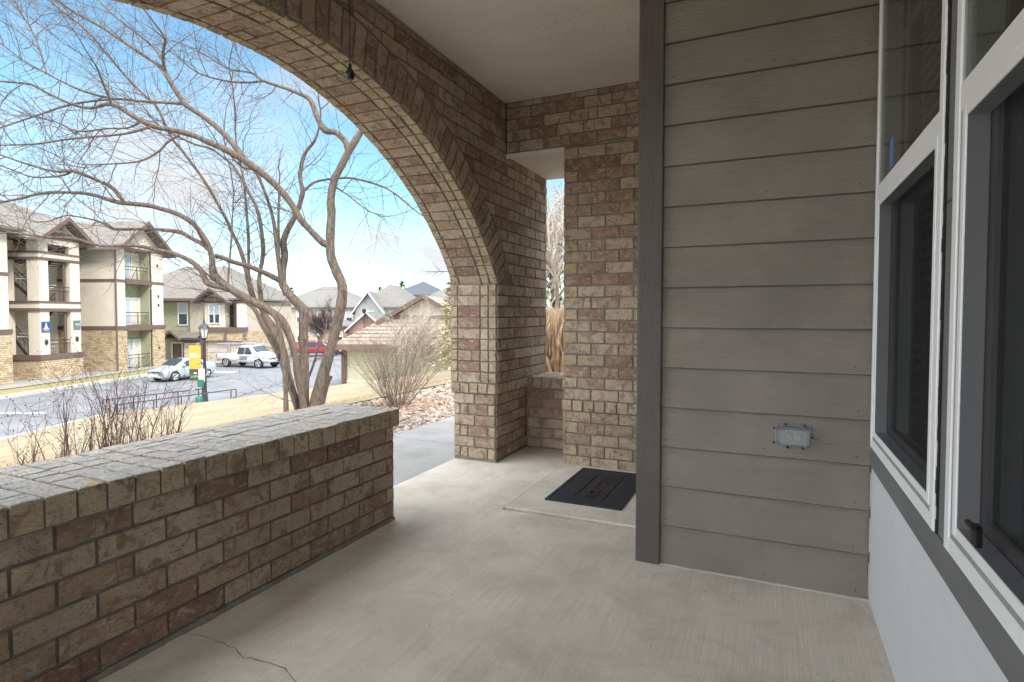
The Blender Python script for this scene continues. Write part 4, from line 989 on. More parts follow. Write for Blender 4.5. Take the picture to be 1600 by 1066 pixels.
def win(parent, a0, a1, z0_, z1_, b, glassm='far_glass', cols=1, fm='white_paint', t=.09):
    m = MB(); m.box(a0, a0 + t, b - .05, b + .03, z0_, z1_); m.box(a1 - t, a1, b - .05, b + .03, z0_, z1_); m.box(a0 + t, a1 - t, b - .05, b + .03, z0_, z0_ + t); m.box(a0 + t, a1 - t, b - .05, b + .03, z1_ - t, z1_)
    m.box(a0 + t, a1 - t, b - .04, b + .02, (z0_ + z1_) / 2 - .03, (z0_ + z1_) / 2 + .03)
    if cols == 2: m.box((a0 + a1) / 2 - .06, (a0 + a1) / 2 + .06, b - .045, b + .03, z0_ + t, z1_ - t)
    f = m.build('window', fm, parent); m = MB(); m.box(a0 + t * .5, a1 - t * .5, b - .015, b + .01, z0_ + t * .5, (z0_ + z1_) / 2); m.build('pane', glassm, f)
    m = MB(); m.box(a0 + t * .5, a1 - t * .5, b - .015, b + .01, (z0_ + z1_) / 2, z1_ - t * .5); m.build('pane', 'white_glass' if glassm == 'far_glass' else glassm, f); return f
win(ch, -33.35, -32.4, .1, 2.25, BF + .27); win(ch, -30.15, -29.05, .25, 2.0, BF - .27, cols=2)
m = MB(); m.tube([(-28.6, BF - .2, .95), (-27.5, BF - .2, .95)], .03, 6); m.tube([(-28.6, BF - .2, .08), (-27.5, BF - .2, .08)], .02, 6)
for q in range(10): m.tube([(-28.55 + q * .11, BF - .2, .08), (-28.55 + q * .11, BF - .2, .95)], .006, 4)
m.build('railing', 'steel_brown', ch); cp_('corner_post', 'steel_brown', [(-27.68, -27.55, BF - .25, BF - .1, 0, 2.1)])
m = MB(); hip(m, -41, -26.6, BF - .5, 62, 2.4, 5.9, ins=5.0); gable(m, -30.85, -28.25, BF - .6, 55, 2.35, 3.3, 'b', .35, .12); m.build('roof', 'shingle', ch)
m = MB(); m.prism([(-34.7, -1.15), (-31.0, -1.15), (-31.0, -1.0), (-34.7, -1.0)], 'y', BF - .8, BF + .3)
m.raw([(-34.8, BF - .85, -1.0), (-30.9, BF - .85, -1.0), (-30.9, BF + .3, -.35), (-34.8, BF + .3, -.35)], [(0, 1, 2, 3)]); gable(m, -33.9, -32.6, BF - .9, BF + .2, -1.0, -.5, 'b', .2, .1); m.build('porch_roof', 'shingle', ch)
m = MB(); m.prism([(-30.5, 2.35), (-28.6, 2.35), (-29.55, 3.1)], 'y', BF - .3, BF - .1); m.build('gable_wall', 'lap_olive', ch)
m = MB()
for (a0, z0_, a1, z1_, y) in ((-31.25, 2.1, -29.55, 3.34, BF - 1.12), (-27.85, 2.1, -29.55, 3.34, BF - 1.12), (-34.2, -1.2, -33.25, -.46, BF - 1.12), (-32.3, -1.2, -33.25, -.46, BF - 1.12)):
    m.raw([(a0, y, z0_ - .05), (a1, y, z1_ - .05), (a1, y, z1_ + .16), (a0, y, z0_ + .16), (a0, y - .06, z0_ - .05), (a1, y - .06, z1_ - .05), (a1, y - .06, z1_ + .16), (a0, y - .06, z0_ + .16)], [(3, 2, 1, 0), (4, 5, 6, 7), (0, 1, 5, 4), (1, 2, 6, 5), (2, 3, 7, 6), (3, 0, 4, 7)])
m.box(-40, -31.2, BF - .55, BF - .48, 2.3, 2.55); m.build('fascia', 'brown_trim', ch)

# ------------------------------------------------------------------ garage at right
ga = root('garage', 'low garage with pale green siding and brown tiled roof beyond the bare shrub', 'garage')
m = MB(); m.box(-11.4, -1, 32.0, 40, -2.7, -.7); m.build('siding', 'lap_cream', ga)
m = MB(); m.box(-11.45, -1, 31.94, 40, -3.6, -2.75); m.build('stone_base', 'stone', ga)
m = MB(); m.box(-11.47, -1, 31.92, 40, -2.75, -2.66); m.build('ledge', 'cream_trim', ga)
m = MB(); m.box(-11.5, -11.2, 31.9, 32.2, -3.6, -.72); m.build('corner_post', 'door_brown', ga)
m = MB(); gA, gB, gE, gR, gZ0, gZR, gF = -11.95, -2.05, 31.45, 33.35, -.72, 2.12, .92
def up_(p, t=.12): return (p[0], p[1], p[2] + t)
sk = [(gA, gE, gZ0), (gB, gE, gZ0), (-4.9, gR, gF), (-9.1, gR, gF)]
for quad in (sk, [(gA, gE, gZ0), (-9.1, gR, gF), (-9.1, 40.6, gF), (gA, 40.6, gZ0)], [(-9.1, gR - .55, gF - .0), (-7.0, gR - .55, gZR), (-7.0, 40.6, gZR), (-9.1, 40.6, gF)],
             [(gB, 40.6, gZ0), (-4.9, 40.6, gF), (-4.9, gR, gF), (gB, gE, gZ0)], [(-4.9, 40.6, gF), (-7.0, 40.6, gZR), (-7.0, gR - .55, gZR), (-4.9, gR - .55, gF)]):
    n_ = len(quad); m.raw(list(quad) + [up_(p) for p in quad], [tuple(range(n_))[::-1], tuple(range(n_, 2 * n_))] + [(q, (q + 1) % n_, n_ + (q + 1) % n_, n_ + q) for q in range(n_)])
m.build('roof', 'tile_roof', ga)
m = MB(); m.box(gA - .02, gB, 31.36, 31.44, -.88, -.58); m.build('gutter', 'brown_trim', ga)
m = MB(); m.prism([(-9.05, gF - .1), (-4.95, gF - .1), (-7.0, gZR - .05)], 'y', gR + .02, gR + .12); m.build('gable_wall', 'stucco', ga)
for sg in (-1, 1):
    m = MB(); a0, a1 = -7.0 + sg * 2.75, -7.0; zl = gZR - 2.75 * (gZR - gF) / 2.1; m.raw([(a0, gR - .56, zl - .1), (a1, gR - .56, gZR - .1), (a1, gR - .56, gZR + .17), (a0, gR - .56, zl + .17), (a0, gR - .62, zl - .1), (a1, gR - .62, gZR - .1), (a1, gR - .62, gZR + .17), (a0, gR - .62, zl + .17)], [(3, 2, 1, 0), (4, 5, 6, 7), (0, 1, 5, 4), (1, 2, 6, 5), (2, 3, 7, 6), (3, 0, 4, 7)])
    m.build('fascia', 'door_brown', ga)
m = MB()
for q in range(9): z = -.68 + q * .19; b = gE + (z - gZ0) * (gR - gE) / (gF - gZ0); ins = (z - gZ0) / (gF - gZ0); m.box(gA + 2.85 * ins, gB - 2.85 * ins, b - .02, b + .03, z + .10, z + .155)
m.build('tile_course', 'tile_roof', ga)
m = MB(); m.tube([(-11.7, 31.5, -.8), (-11.3, 31.85, -1.3), (-11.35, 31.85, -3.3)], .05, 6); m.build('downpipe', 'door_brown', ga)

# ------------------------------------------------------------------ far houses
def house(name, label, a0, a1, b0, b1, zE, zR, wm, gabs=(), wins=(), roofm='shingle_far', base=None):
    h = root(name, label, 'house')
    h['group'] = 'townhouses across the parking court'
    m = MB(); m.box(a0, a1, b0, b1, ZS - .3, zE); m.build('wall', wm, h)
    if base: m = MB(); m.box(a0 - .03, a1 + .03, b0 - .05, b1, ZS - .3, base); m.build('brick_base', 'red_brick', h)
    m = MB(); hip(m, a0 - .5, a1 + .5, b0 - .5, b1 + .5, zE, zR, .2)
    for ga0, ga1, gb, ze, zr, gm, gbase in gabs: gable(m, ga0, ga1, gb - .3, b0 + 4, ze, zr, 'b', .4, .15)
    m.build('roof', roofm, h)
    for ga0, ga1, gb, ze, zr, gm, gbase in gabs:
        m = MB(); m.box(ga0, ga1, gb, b0 + 1, gbase, ze); m.prism([(ga0, ze), (ga1, ze), ((ga0 + ga1) / 2, zr - .05)], 'y', gb, gb + .3); m.build('gable_wall', gm, h)
        m = MB()
        for s0 in (ga0 - .4, ga1 + .4):
            am = (ga0 + ga1) / 2; sl_ = (zr - ze) / (am - ga0); z = zr - sl_ * abs(am - s0); y = gb - .72
            m.raw([(s0, y, z - .05), (am, y, zr - .05), (am, y, zr + .2), (s0, y, z + .2), (s0, y - .05, z - .05), (am, y - .05, zr - .05), (am, y - .05, zr + .2), (s0, y - .05, z + .2)], [(3, 2, 1, 0), (4, 5, 6, 7), (0, 1, 5, 4), (1, 2, 6, 5), (2, 3, 7, 6), (3, 0, 4, 7)])
        m.build('fascia', 'white_paint', h)
    for a, z, w_, hh, b in wins: win(h, a - w_ / 2, a + w_ / 2, z, z + hh, b, t=.12)
    return h
house('townhouse', 'tan townhouse with dark eaves seen between the tree trunks', -41, -27.2, 84, 96, 2.0, 5.6, 'stucco_tan', (), [(-39.2, -.2, 1.1, 1.7, 83.98), (-36.5, -.2, 1.1, 1.7, 83.98), (-33.6, -.2, 1.1, 1.7, 83.98), (-31, -.2, 1.1, 1.7, 83.98), (-36.5, -3, 1.1, 1.7, 83.98), (-33.4, -3, 1.1, 1.7, 83.98), (-29, -3, 1.1, 1.7, 83.98), (-29, -.2, 1.1, 1.7, 83.98)])
house('townhouse', 'grey sided townhouse with white gable right of the trunks', -27.0, -19.6, 82, 96, 2.0, 5.6, 'lap_white', [(-26.9, -22.9, 80.6, 1.6, 4.2, 'lap_white', -3.4)], [(-25.0, .1, 1.6, 1.5, 80.58), (-21.7, .1, .7, 1.4, 81.98), (-20.4, .1, .7, 1.4, 81.98)])
gh = house('townhouse', 'townhouse with pink brick gable over its garage', -25.8, -20.2, 74.5, 79, -1.4, -.6, 'red_brick', [(-25.6, -20.6, 74.0, -.9, 1.3, 'red_brick', -1.4)], [], base=-1.2)
house('townhouse', 'small pink brick entry house left of the brick gable', -30.2, -26.3, 76, 80, -.6, .6, 'red_brick', [], [(-27.6, -2.6, 1.0, 1.4, 75.95)])
house('townhouse', 'white townhouse showing above the garage roof near the pier', -19.4, -9, 82, 96, 1.9, 5.6, 'lap_white', [(-18.6, -15.6, 81.2, 1.8, 3.6, 'lap_white', -3.4)], [(-17.1, .1, 1.0, 1.4, 81.18), (-14, .1, 1.0, 1.4, 81.98), (-11.6, .1, 1.0, 1.4, 81.98)])
house('hill_house', 'house with slate grey roof rising behind the townhouses', -29, -19, 108, 120, 4.6, 7.6, 'lap_grey', [], [], 'shingle_slate')
for a0, a1, gb in ((-25.1, -21.1, 74.45),):
    m = MB()
    for i in range(4): m.box(a0, a1, gb - .02, gb + .03, ZS + i * .5, ZS + i * .5 + .47, bev=.01)
    m.build('garage_door', 'white_paint', gh)
# distant street lamp by the houses
fl = thing('street_lamp', 'thin dark street lamp far off before the brick gable', 'street lamp', W(-22.9, 72, ZS)); m = MB(); m.tube([(0, 0, 0), (0, 0, 4.6)], [.08, .05], 6); m.build('pole', 'lamp_black', fl); m = MB(); m.lathe((0, 0), [(.08, 4.6), (.2, 4.7), (.26, 5.0), (.3, 5.05), (.05, 5.3)], 8); m.build('lantern', 'lamp_black', fl)

# ------------------------------------------------------------------ vehicles
def loft(secs, n_half=6):
    # secs: (x, zb, zm, zt, wb, wm, wt)   half-widths
    vs, fs = [], []
    for x, zb, zm, zt, wb, wm, wt in secs:
        half = [(wb * .92, zb), (wb, zb + .06), (wm, zb + (zm - zb) * .55), (wm * .985, zm - .03), (wm * .95, zm), ((wm * .95 + wt) / 2 + .0, (zm + zt) / 2), (wt, zt - .04), (wt * .9, zt), (0, zt + .015)]
        ring = [(x, y, z) for y, z in half] + [(x, -y, z) for y, z in half[-2::-1]]; vs += ring; n = len(ring)
    for i in range(len(secs) - 1):
        for j in range(n): fs.append((i * n + j, i * n + (j + 1) % n, (i + 1) * n + (j + 1) % n, (i + 1) * n + j))
    fs += [tuple(range(n)), tuple(range((len(secs) - 1) * n, len(secs) * n))[::-1]]; return vs, fs
def wheel(par, x, y, rr, w_=.21):
    sg = 1 if y > 0 else -1
    t_ = MB(); t_.tube([(x, y - sg * w_, rr), (x, y - sg * .02, rr), (x, y, rr)], [rr, rr, rr * .94], 28); wo = t_.build('wheel', 'tyre', par)
    t_ = MB(); t_.tube([(x, y - sg * .01, rr), (x, y + sg * .006, rr)], [rr * .66, rr * .66], 24); t_.build('rim_well', 'gasket', wo)
    t_ = MB()
    for k in range(5):
        a = k * 2 * pi / 5 + .3
        for da in (-.16, .16): t_.tube([(x, y + sg * .012, rr), (x + rr * .64 * cos(a + da), y + sg * .012, rr + rr * .64 * sin(a + da))], [.02, .045], 6)
    ring = [(x + rr * .66 * cos(q * pi / 12), y + sg * .008, rr + rr * .66 * sin(q * pi / 12)) for q in range(25)]; t_.tube(ring, .018, 5, cap=False); t_.build('rim', 'alloy', wo)
def arch_disc(par, x, y, rr):
    sg = 1 if y > 0 else -1; m = MB(); n = 20; c = (x, y + sg * .004, rr)
    pts_ = [(x + rr * 1.17 * cos(pi * q / n - .06), y + sg * .004, rr + rr * 1.17 * sin(pi * q / n - .06)) for q in range(n + 1)]
    pts_ += [(x - rr * 1.1, y + sg * .004, rr * .55), (x + rr * 1.1, y + sg * .004, rr * .55)]; m.raw(pts_ if sg < 0 else pts_[::-1], [tuple(range(len(pts_)))]); m.build('wheel_arch', 'tyre', par)
def vehicle(name, label, cat, loc, rz, secs, paintm, wheels, wy, rr, sides, wind, rear, extras=None):
    t_ = thing(name, label, cat, loc, rz); m = MB(); v_, f_ = loft(secs); m.raw(v_, f_, sm=True); bo = m.build('body', paintm, t_)
    md = bo.modifiers.new('s', 'SUBSURF'); md.levels = 1; md.render_levels = 1
    for x in wheels:
        for sy in (-1, 1): arch_disc(t_, x, sy * wy, rr); wheel(t_, x, sy * (wy + .012), rr)
    for q in sides:      # side glass polygons (x,z,halfwidth)
        for sy in (-1, 1):
            m = MB(); pp = [(x, sy * (hw + .014), z) for x, z, hw in q]; m.raw(pp, [tuple(range(len(pp)))]); m.build('side_window', 'far_glass', t_)
    m = MB(); m.raw(wind, [(0, 1, 2, 3)]); m.build('windscreen', 'far_glass', t_); m = MB(); m.raw(rear, [(0, 1, 2, 3)]); m.build('rear_window', 'far_glass', t_)
    return t_
sedan = [(-2.16, .34, .90, .98, .74, .80, .62), (-2.14, .30, .93, 1.02, .78, .84, .66), (-1.98, .24, .99, 1.08, .84, .88, .69), (-1.62, .22, 1.02, 1.14, .86, .88, .66), (-.98, .2, 1.02, 1.42, .86, .88, .58), (-.3, .2, 1.0, 1.50, .86, .88, .58), (.28, .2, .98, 1.47, .86, .88, .58), (.82, .2, .95, 1.22, .86, .88, .63), (1.25, .21, .90, 1.0, .86, .87, .70), (1.7, .22, .82, .90, .84, .86, .70), (2.0, .24, .72, .79, .80, .83, .66), (2.12, .26, .66, .70, .74, .77, .6), (2.14, .28, .64, .68, .72, .75, .58)]
sside = [[(.85, .97, .86), (.0, .98, .865), (.0, 1.34, .69), (.28, 1.36, .66)], [(-.08, .98, .865), (-1.0, 1.0, .86), (-.9, 1.27, .70), (-.08, 1.34, .69)]]
swind = [(1.20, -.66, 1.06), (1.20, .66, 1.06), (.40, .54, 1.485), (.40, -.54, 1.485)]; srear = [(-.98, -.54, 1.46), (-.98, .54, 1.46), (-1.6, .62, 1.20), (-1.6, -.62, 1.20)]
def front_kit(t_, xf, w_, zh, zg, lamps):
    m = MB(); m.box(xf - .08, xf + .015, -.38, .38, zg - .03, zg + .04, bev=.01); m.box(xf - .1, xf + .008, -.5, .5, .31, .36, bev=.01); m.build('grille', 'gasket', t_)
    for sy in (-1, 1): m = MB(); m.prism([(xf - .42, zh - .05), (xf - .06, zh - .09), (xf - .03, zh + .02), (xf - .34, zh + .08)], 'y', sy * (w_ - .16), sy * (w_ + .0)); m.build('headlight', 'headlamp', t_)
def mirror(t_, x, y, z, mat):
    for sy in (-1, 1): m = MB(); m.box(x - .06, x + .06, min(sy * y, sy * (y + .2)), max(sy * y, sy * (y + .2)), z, z + .13, bev=.03); m.build('mirror', mat, t_)
pc = P(286, 596, 40.0); hd_ = (-CR * .34 - F0 * .94).normalized()
car = vehicle('parked_car', 'silver compact sedan parked at the far kerb, front toward the camera', 'car', (pc.x, pc.y, ZS), math.atan2(hd_.y, hd_.x), sedan, 'car_silver', (-1.3, 1.35), .868, .33, sside, swind, srear)
car.scale = (.96, .98, 1.0)
front_kit(car, 2.13, .78, .74, .62, 1); mirror(car, .72, .88, .98, 'car_silver')
m = MB(); m.box(2.18, 2.25, -.2, .2, .38, .47); m.build('number_plate', 'white_paint', car)
truck = [(-2.85, .62, .98, 1.12, .80, .90, .86), (-2.75, .55, 1.02, 1.14, .88, .97, .9), (-1.6, .5, 1.03, 1.15, .92, .99, .92), (-.62, .45, 1.03, 1.16, .92, .99, .92), (-.56, .42, 1.10, 1.86, .92, .99, .68), (.2, .42, 1.10, 1.93, .92, .99, .70), (.75, .42, 1.10, 1.88, .92, .99, .70), (1.2, .42, 1.10, 1.50, .92, .99, .78), (1.5, .42, 1.08, 1.24, .92, .98, .84), (2.2, .45, 1.04, 1.16, .90, .96, .82), (2.62, .5, .92, 1.02, .86, .92, .76), (2.78, .55, .8, .9, .76, .82, .66)]
tside = [[(1.18, 1.18, .97), (.40, 1.18, .98), (.40, 1.72, .82), (.72, 1.72, .81)], [(.30, 1.18, .98), (-.42, 1.18, .98), (-.36, 1.72, .82), (.30, 1.72, .82)]]
twind = [(1.52, -.78, 1.26), (1.52, .78, 1.26), (.92, .66, 1.82), (.92, -.66, 1.82)]; trear = [(-.585, -.6, 1.3), (-.585, .6, 1.3), (-.585, .6, 1.72), (-.585, -.6, 1.72)]
pt = P(391, 572, 49.2); hd_ = (CR * 3.55 - F0 * 1.35).normalized()
tk = vehicle('pickup_truck', 'white crew cab pickup with ladder rack parked before the garage doors', 'pickup truck', (pt.x, pt.y, ZS), math.atan2(hd_.y, hd_.x), truck, 'car_white', (-1.72, 1.82), .955, .40, tside, twind, trear)
front_kit(tk, 2.78, .84, .92, .82, 1); mirror(tk, 1.1, .98, 1.2, 'black_plastic')
m = MB()
for sy in (-1, 1):
    for x in (-2.7, -1.7, -.7): m.tube([(x, sy * .85, 1.12), (x, sy * .85, 1.98)], .03, 6)
    m.tube([(-2.85, sy * .85, 1.98), (2.0, sy * .85, 2.02)], .035, 6)
for x in (-2.7, -1.7, -.7, .6, 1.9): m.tube([(x, -.85, 1.99), (x, .85, 1.99)], .03, 6)
m.build('ladder_rack', 'galv', tk)
m = MB(); m.box(-.15, .62, -1.008, -.99, .72, .98); m.build('door_sign', 'sign_slate', tk)
text_obj('lettering', 'SERVICE', .17, 'white_paint', tk, frame_mtx(V((.235, -1.012, .85)), (1, 0, 0), (0, 0, 1)))
m = MB(); m.box(-2.93, -2.8, -.9, .9, .52, .68, bev=.03); m.box(2.72, 2.86, -.85, .85, .5, .66, bev=.03); m.build('bumper', 'alloy', tk)
for sy in (-1, 1): m = MB(); m.box(-2.84, -2.74, sy * .86 - .08, sy * .86 + .08, .82, 1.08, bev=.01); m.build('tail_light', 'tail', tk)
suv = [(-2.2, .5, .95, 1.5, .78, .86, .66), (-2.05, .4, 1.0, 1.66, .86, .9, .66), (-1.0, .35, 1.0, 1.74, .88, .92, .68), (.3, .35, 1.0, 1.70, .88, .92, .68), (.9, .36, .98, 1.3, .88, .92, .74), (1.3, .38, .96, 1.08, .86, .9, .78), (2.0, .42, .86, .95, .82, .86, .7), (2.2, .5, .72, .8, .7, .76, .6)]
uside = [[(.85, 1.05, .9), (-.1, 1.05, .91), (-.1, 1.58, .76), (.35, 1.58, .75)], [(-.2, 1.05, .91), (-1.1, 1.05, .91), (-1.1, 1.58, .76), (-.2, 1.58, .76)]]
ps = P(497, 570, 62); sv = vehicle('parked_suv', 'dark red vehicle parked far off between the trunks', 'car', (ps.x, ps.y, ZS), math.atan2(CR.y, CR.x) + .35, suv, 'car_red', (-1.3, 1.35), .905, .36, uside, [(1.25, -.7, 1.1), (1.25, .7, 1.1), (.5, .62, 1.6), (.5, -.62, 1.6)], [(-2.1, -.6, 1.1), (-2.1, .6, 1.1), (-2.02, .6, 1.55), (-2.02, -.6, 1.55)]); front_kit(sv, 2.2, .78, .82, .72, 1)
ps = P(520, 570, 66); s2 = vehicle('parked_car', 'pale car parked far off beside the garage corner', 'car', (ps.x, ps.y, ZS), math.atan2(-F0.y, -F0.x) + .5, sedan, 'car_pale', (-1.3, 1.35), .868, .33, sside, swind, srear); front_kit(s2, 2.2, .72, .68, .60, 1)

# ------------------------------------------------------------------ street lamp with banner, waste station, handrails
lp_ = W(-15.9, 26.0, -3.27); lamp = thing('street_lamp', 'black street lamp with lantern top beside the orange banner', 'street lamp', lp_, YAW)
m = MB(); m.lathe((0, 0), [(.19, -.1), (.19, .12), (.15, .22), (.12, .42), (.095, .7), (.085, .75)], 14); m.build('base', 'lamp_black', lamp)
m = MB(); m.lathe((0, 0), [(.078, .75), (.062, 3.05), (.075, 3.08), (.09, 3.14), (.05, 3.16)], 12); m.build('pole', 'lamp_black', lamp)
m = MB(); m.lathe((0, 0), [(.05, 3.16), (.12, 3.24), (.13, 3.28)], 6); m.lathe((0, 0), [(.26, 3.72), (.24, 3.78), (.15, 3.9), (.05, 3.97), (.035, 4.02), (.05, 4.05), (.012, 4.12), (.008, 4.2)], 12)
for k in range(6):
    a = k * pi / 3; m.tube([(.125 * cos(a), .125 * sin(a), 3.28), (.225 * cos(a), .225 * sin(a), 3.73)], .014, 5)
m.build('lantern_frame', 'lamp_black', lamp); m = MB(); m.lathe((0, 0), [(.115, 3.28), (.21, 3.72)], 6); m.build('lantern_glass', 'frost', lamp)
bn = thing('banner', 'orange and black banner hanging from the street lamp', 'banner', lp_ + CR * 0, YAW)
m = MB(); m.box(-.72, -.17, -.01, .01, 1.82, 2.93); m.build('gold_cloth', 'banner_gold', bn); m = MB(); m.box(-.72, -.17, -.01, .01, 1.3, 1.818); m.build('dark_cloth', 'banner_dark', bn)
m = MB(); m.tube([(0, 0, 2.95), (-.75, 0, 2.95)], .015, 6); m.tube([(0, 0, 1.28), (-.75, 0, 1.28)], .015, 6); m.build('arm', 'lamp_black', bn)
text_obj('lettering', 'NOW', .1, 'white_paint', bn, frame_mtx(V((-.52, -.014, 2.52)), (1, 0, 0), (0, 0, 1)), .002, .003); text_obj('lettering', 'LEASING', .115, 'white_paint', bn, frame_mtx(V((-.445, -.014, 2.41)), (1, 0, 0), (0, 0, 1)), .002, .003)
text_obj('lettering', 'Living', .19, 'wire_green', bn, frame_mtx(V((-.445, -.014, 1.48)), (1, 0, 0), (0, 0, 1)), .002, .004); m = MB(); m.prism([(-.53, 1.6), (-.36, 1.6), (-.4, 1.66), (-.49, 1.66)], 'y', -.016, -.011); m.build('emblem', 'white_paint', bn)
ws = thing('waste_station', 'green pet waste station post with white sign and round bin', 'waste station', lp_ + CR * .12 - F0 * .45 + V((0, 0, -.03)), YAW)
m = MB(); m.tube([(0, 0, 0), (0, 0, 1.9)], .03, 8); m.build('post', 'lamp_black', ws); m = MB(); m.box(-.14, .14, -.05, -.035, 1.3, 1.9, bev=.005); m.build('sign_board', 'white_paint', ws)
m = MB(); m.box(-.16, .12, -.16, -.05, 1.08, 1.42, bev=.02); m.build('bag_box', 'green_plastic', ws); m = MB(); m.lathe((-.05, -.2), [(.11, .05), (.15, .08), (.16, .58), (.13, .62), (.05, .68)], 14); m.build('bin', 'green_plastic', ws)
m = MB(); m.tube([(-.1, -.1, 1.1), (-.35, -.14, .95), (-.62, -.12, .78)], .025, 6); m.build('lever', 'galv', ws)
def rail(label, p0, p1, n, loop0, loop1):
    t_ = thing('handrail', label, 'handrail', (0, 0, 0), 0, 'steel handrails by the steps'); m = MB(); H_ = .82
    up = V((0, 0, H_)); d = (p1 - p0).normalized(); m.tube([p0 + up - d * .25 * loop0, p1 + up + d * .25 * loop1], .024, 8)
    for lo, p, sg in ((loop0, p0, -1), (loop1, p1, 1)):
        if lo: q = p + d * .25 * sg; m.tube([q + up, q + up * .55], .024, 8); m.tube([q + up * .55, p + up * .5], .024, 8)
    m.build('rail', 'steel_brown', t_)
    for i in range(n): p = p0 + (p1 - p0) * (i / (n - 1)); m = MB(); m.tube([p - V((0, 0, .15)), p + up], .024, 8); m.build('post', 'steel_brown', t_)
def pz(px, D, z): q = P(px, 500, D); return V((q.x, q.y, z))
rail('nearer brown steel handrail ending beside the lamp base', pz(190, 22.9, -3.3), pz(359, 26.6, -3.22), 5, 1, 1)
rail('farther brown steel handrail behind the nearer one', pz(168, 24.2, -3.3), pz(308, 26.9, -3.24), 5, 1, 1)

# ------------------------------------------------------------------ trees and shrubs
def limb_path(pts, D0, D1, wob=.0):
    n = len(pts); out = []; rad = []
    cum = [0]
    for a, b in zip(pts, pts[1:]): cum.append(cum[-1] + math.hypot(b[0] - a[0], b[1] - a[1]))
    for i, (x, y, w_) in enumerate(pts):
        f = cum[i] / cum[-1]; D = D0 + (D1 - D0) * f + wob * sin(f * 5 + D0 * 9); out.append(P(x, y, D)); rad.append(max(.0035, w_ * .5 * D / FPX * .91))
    return out, rad
def smooth(pts, rad, k=4):
    o, r = [], []
    for i in range(len(pts) - 1):
        p0, p1, p2, p3 = pts[max(0, i - 1)], pts[i], pts[i + 1], pts[min(len(pts) - 1, i + 2)]
        for j in range(k):
            t_ = j / k; q = .5 * ((2 * p1) + (p2 - p0) * t_ + (2 * p0 - 5 * p1 + 4 * p2 - p3) * t_ ** 2 + (3 * p1 - p0 - 3 * p2 + p3) * t_ ** 3); o.append(q); r.append(rad[i] + (rad[i + 1] - rad[i]) * t_)
    o.append(pts[-1]); r.append(rad[-1]); return o, r
def twig(mb, p, d, L, r, lev, rg, up=.12, dens=1.0):
    n = max(3, int(L / .10)); pts = [V(p)]; rr = [r]; d = d.normalized(); kids = []
    for i in range(n):
        d = (d + V((rg.gauss(0, .16), rg.gauss(0, .16), rg.gauss(0, .14) + up * .3))).normalized(); pts.append(pts[-1] + d * (L / n)); rr.append(r * (1 - .75 * (i + 1) / n))
        if lev > 0 and i > 0 and rg.random() < .62 * dens: kids.append((pts[-1], d.copy(), L * (1 - i / n) * rg.uniform(.35, .75) + .06, rr[-1] * .75))
    mb.tube(pts, rr, 4 if r > .006 else 3, cap=False, sm=False)
    for q, dd, l, r2 in kids:
        ax = V((rg.gauss(0, 1), rg.gauss(0, 1), rg.gauss(0, 1))); ax = ax - dd * ax.dot(dd); ax.normalize(); twig(mb, q, dd * .75 + ax * .75, l, max(.0016, r2), lev - 1, rg, up, dens)
    if lev == 0: mb.ico(pts[-1], max(.0032, rr[-1] * 1.7), .5, (1, 1, 1.6), .2)
SEEN = []
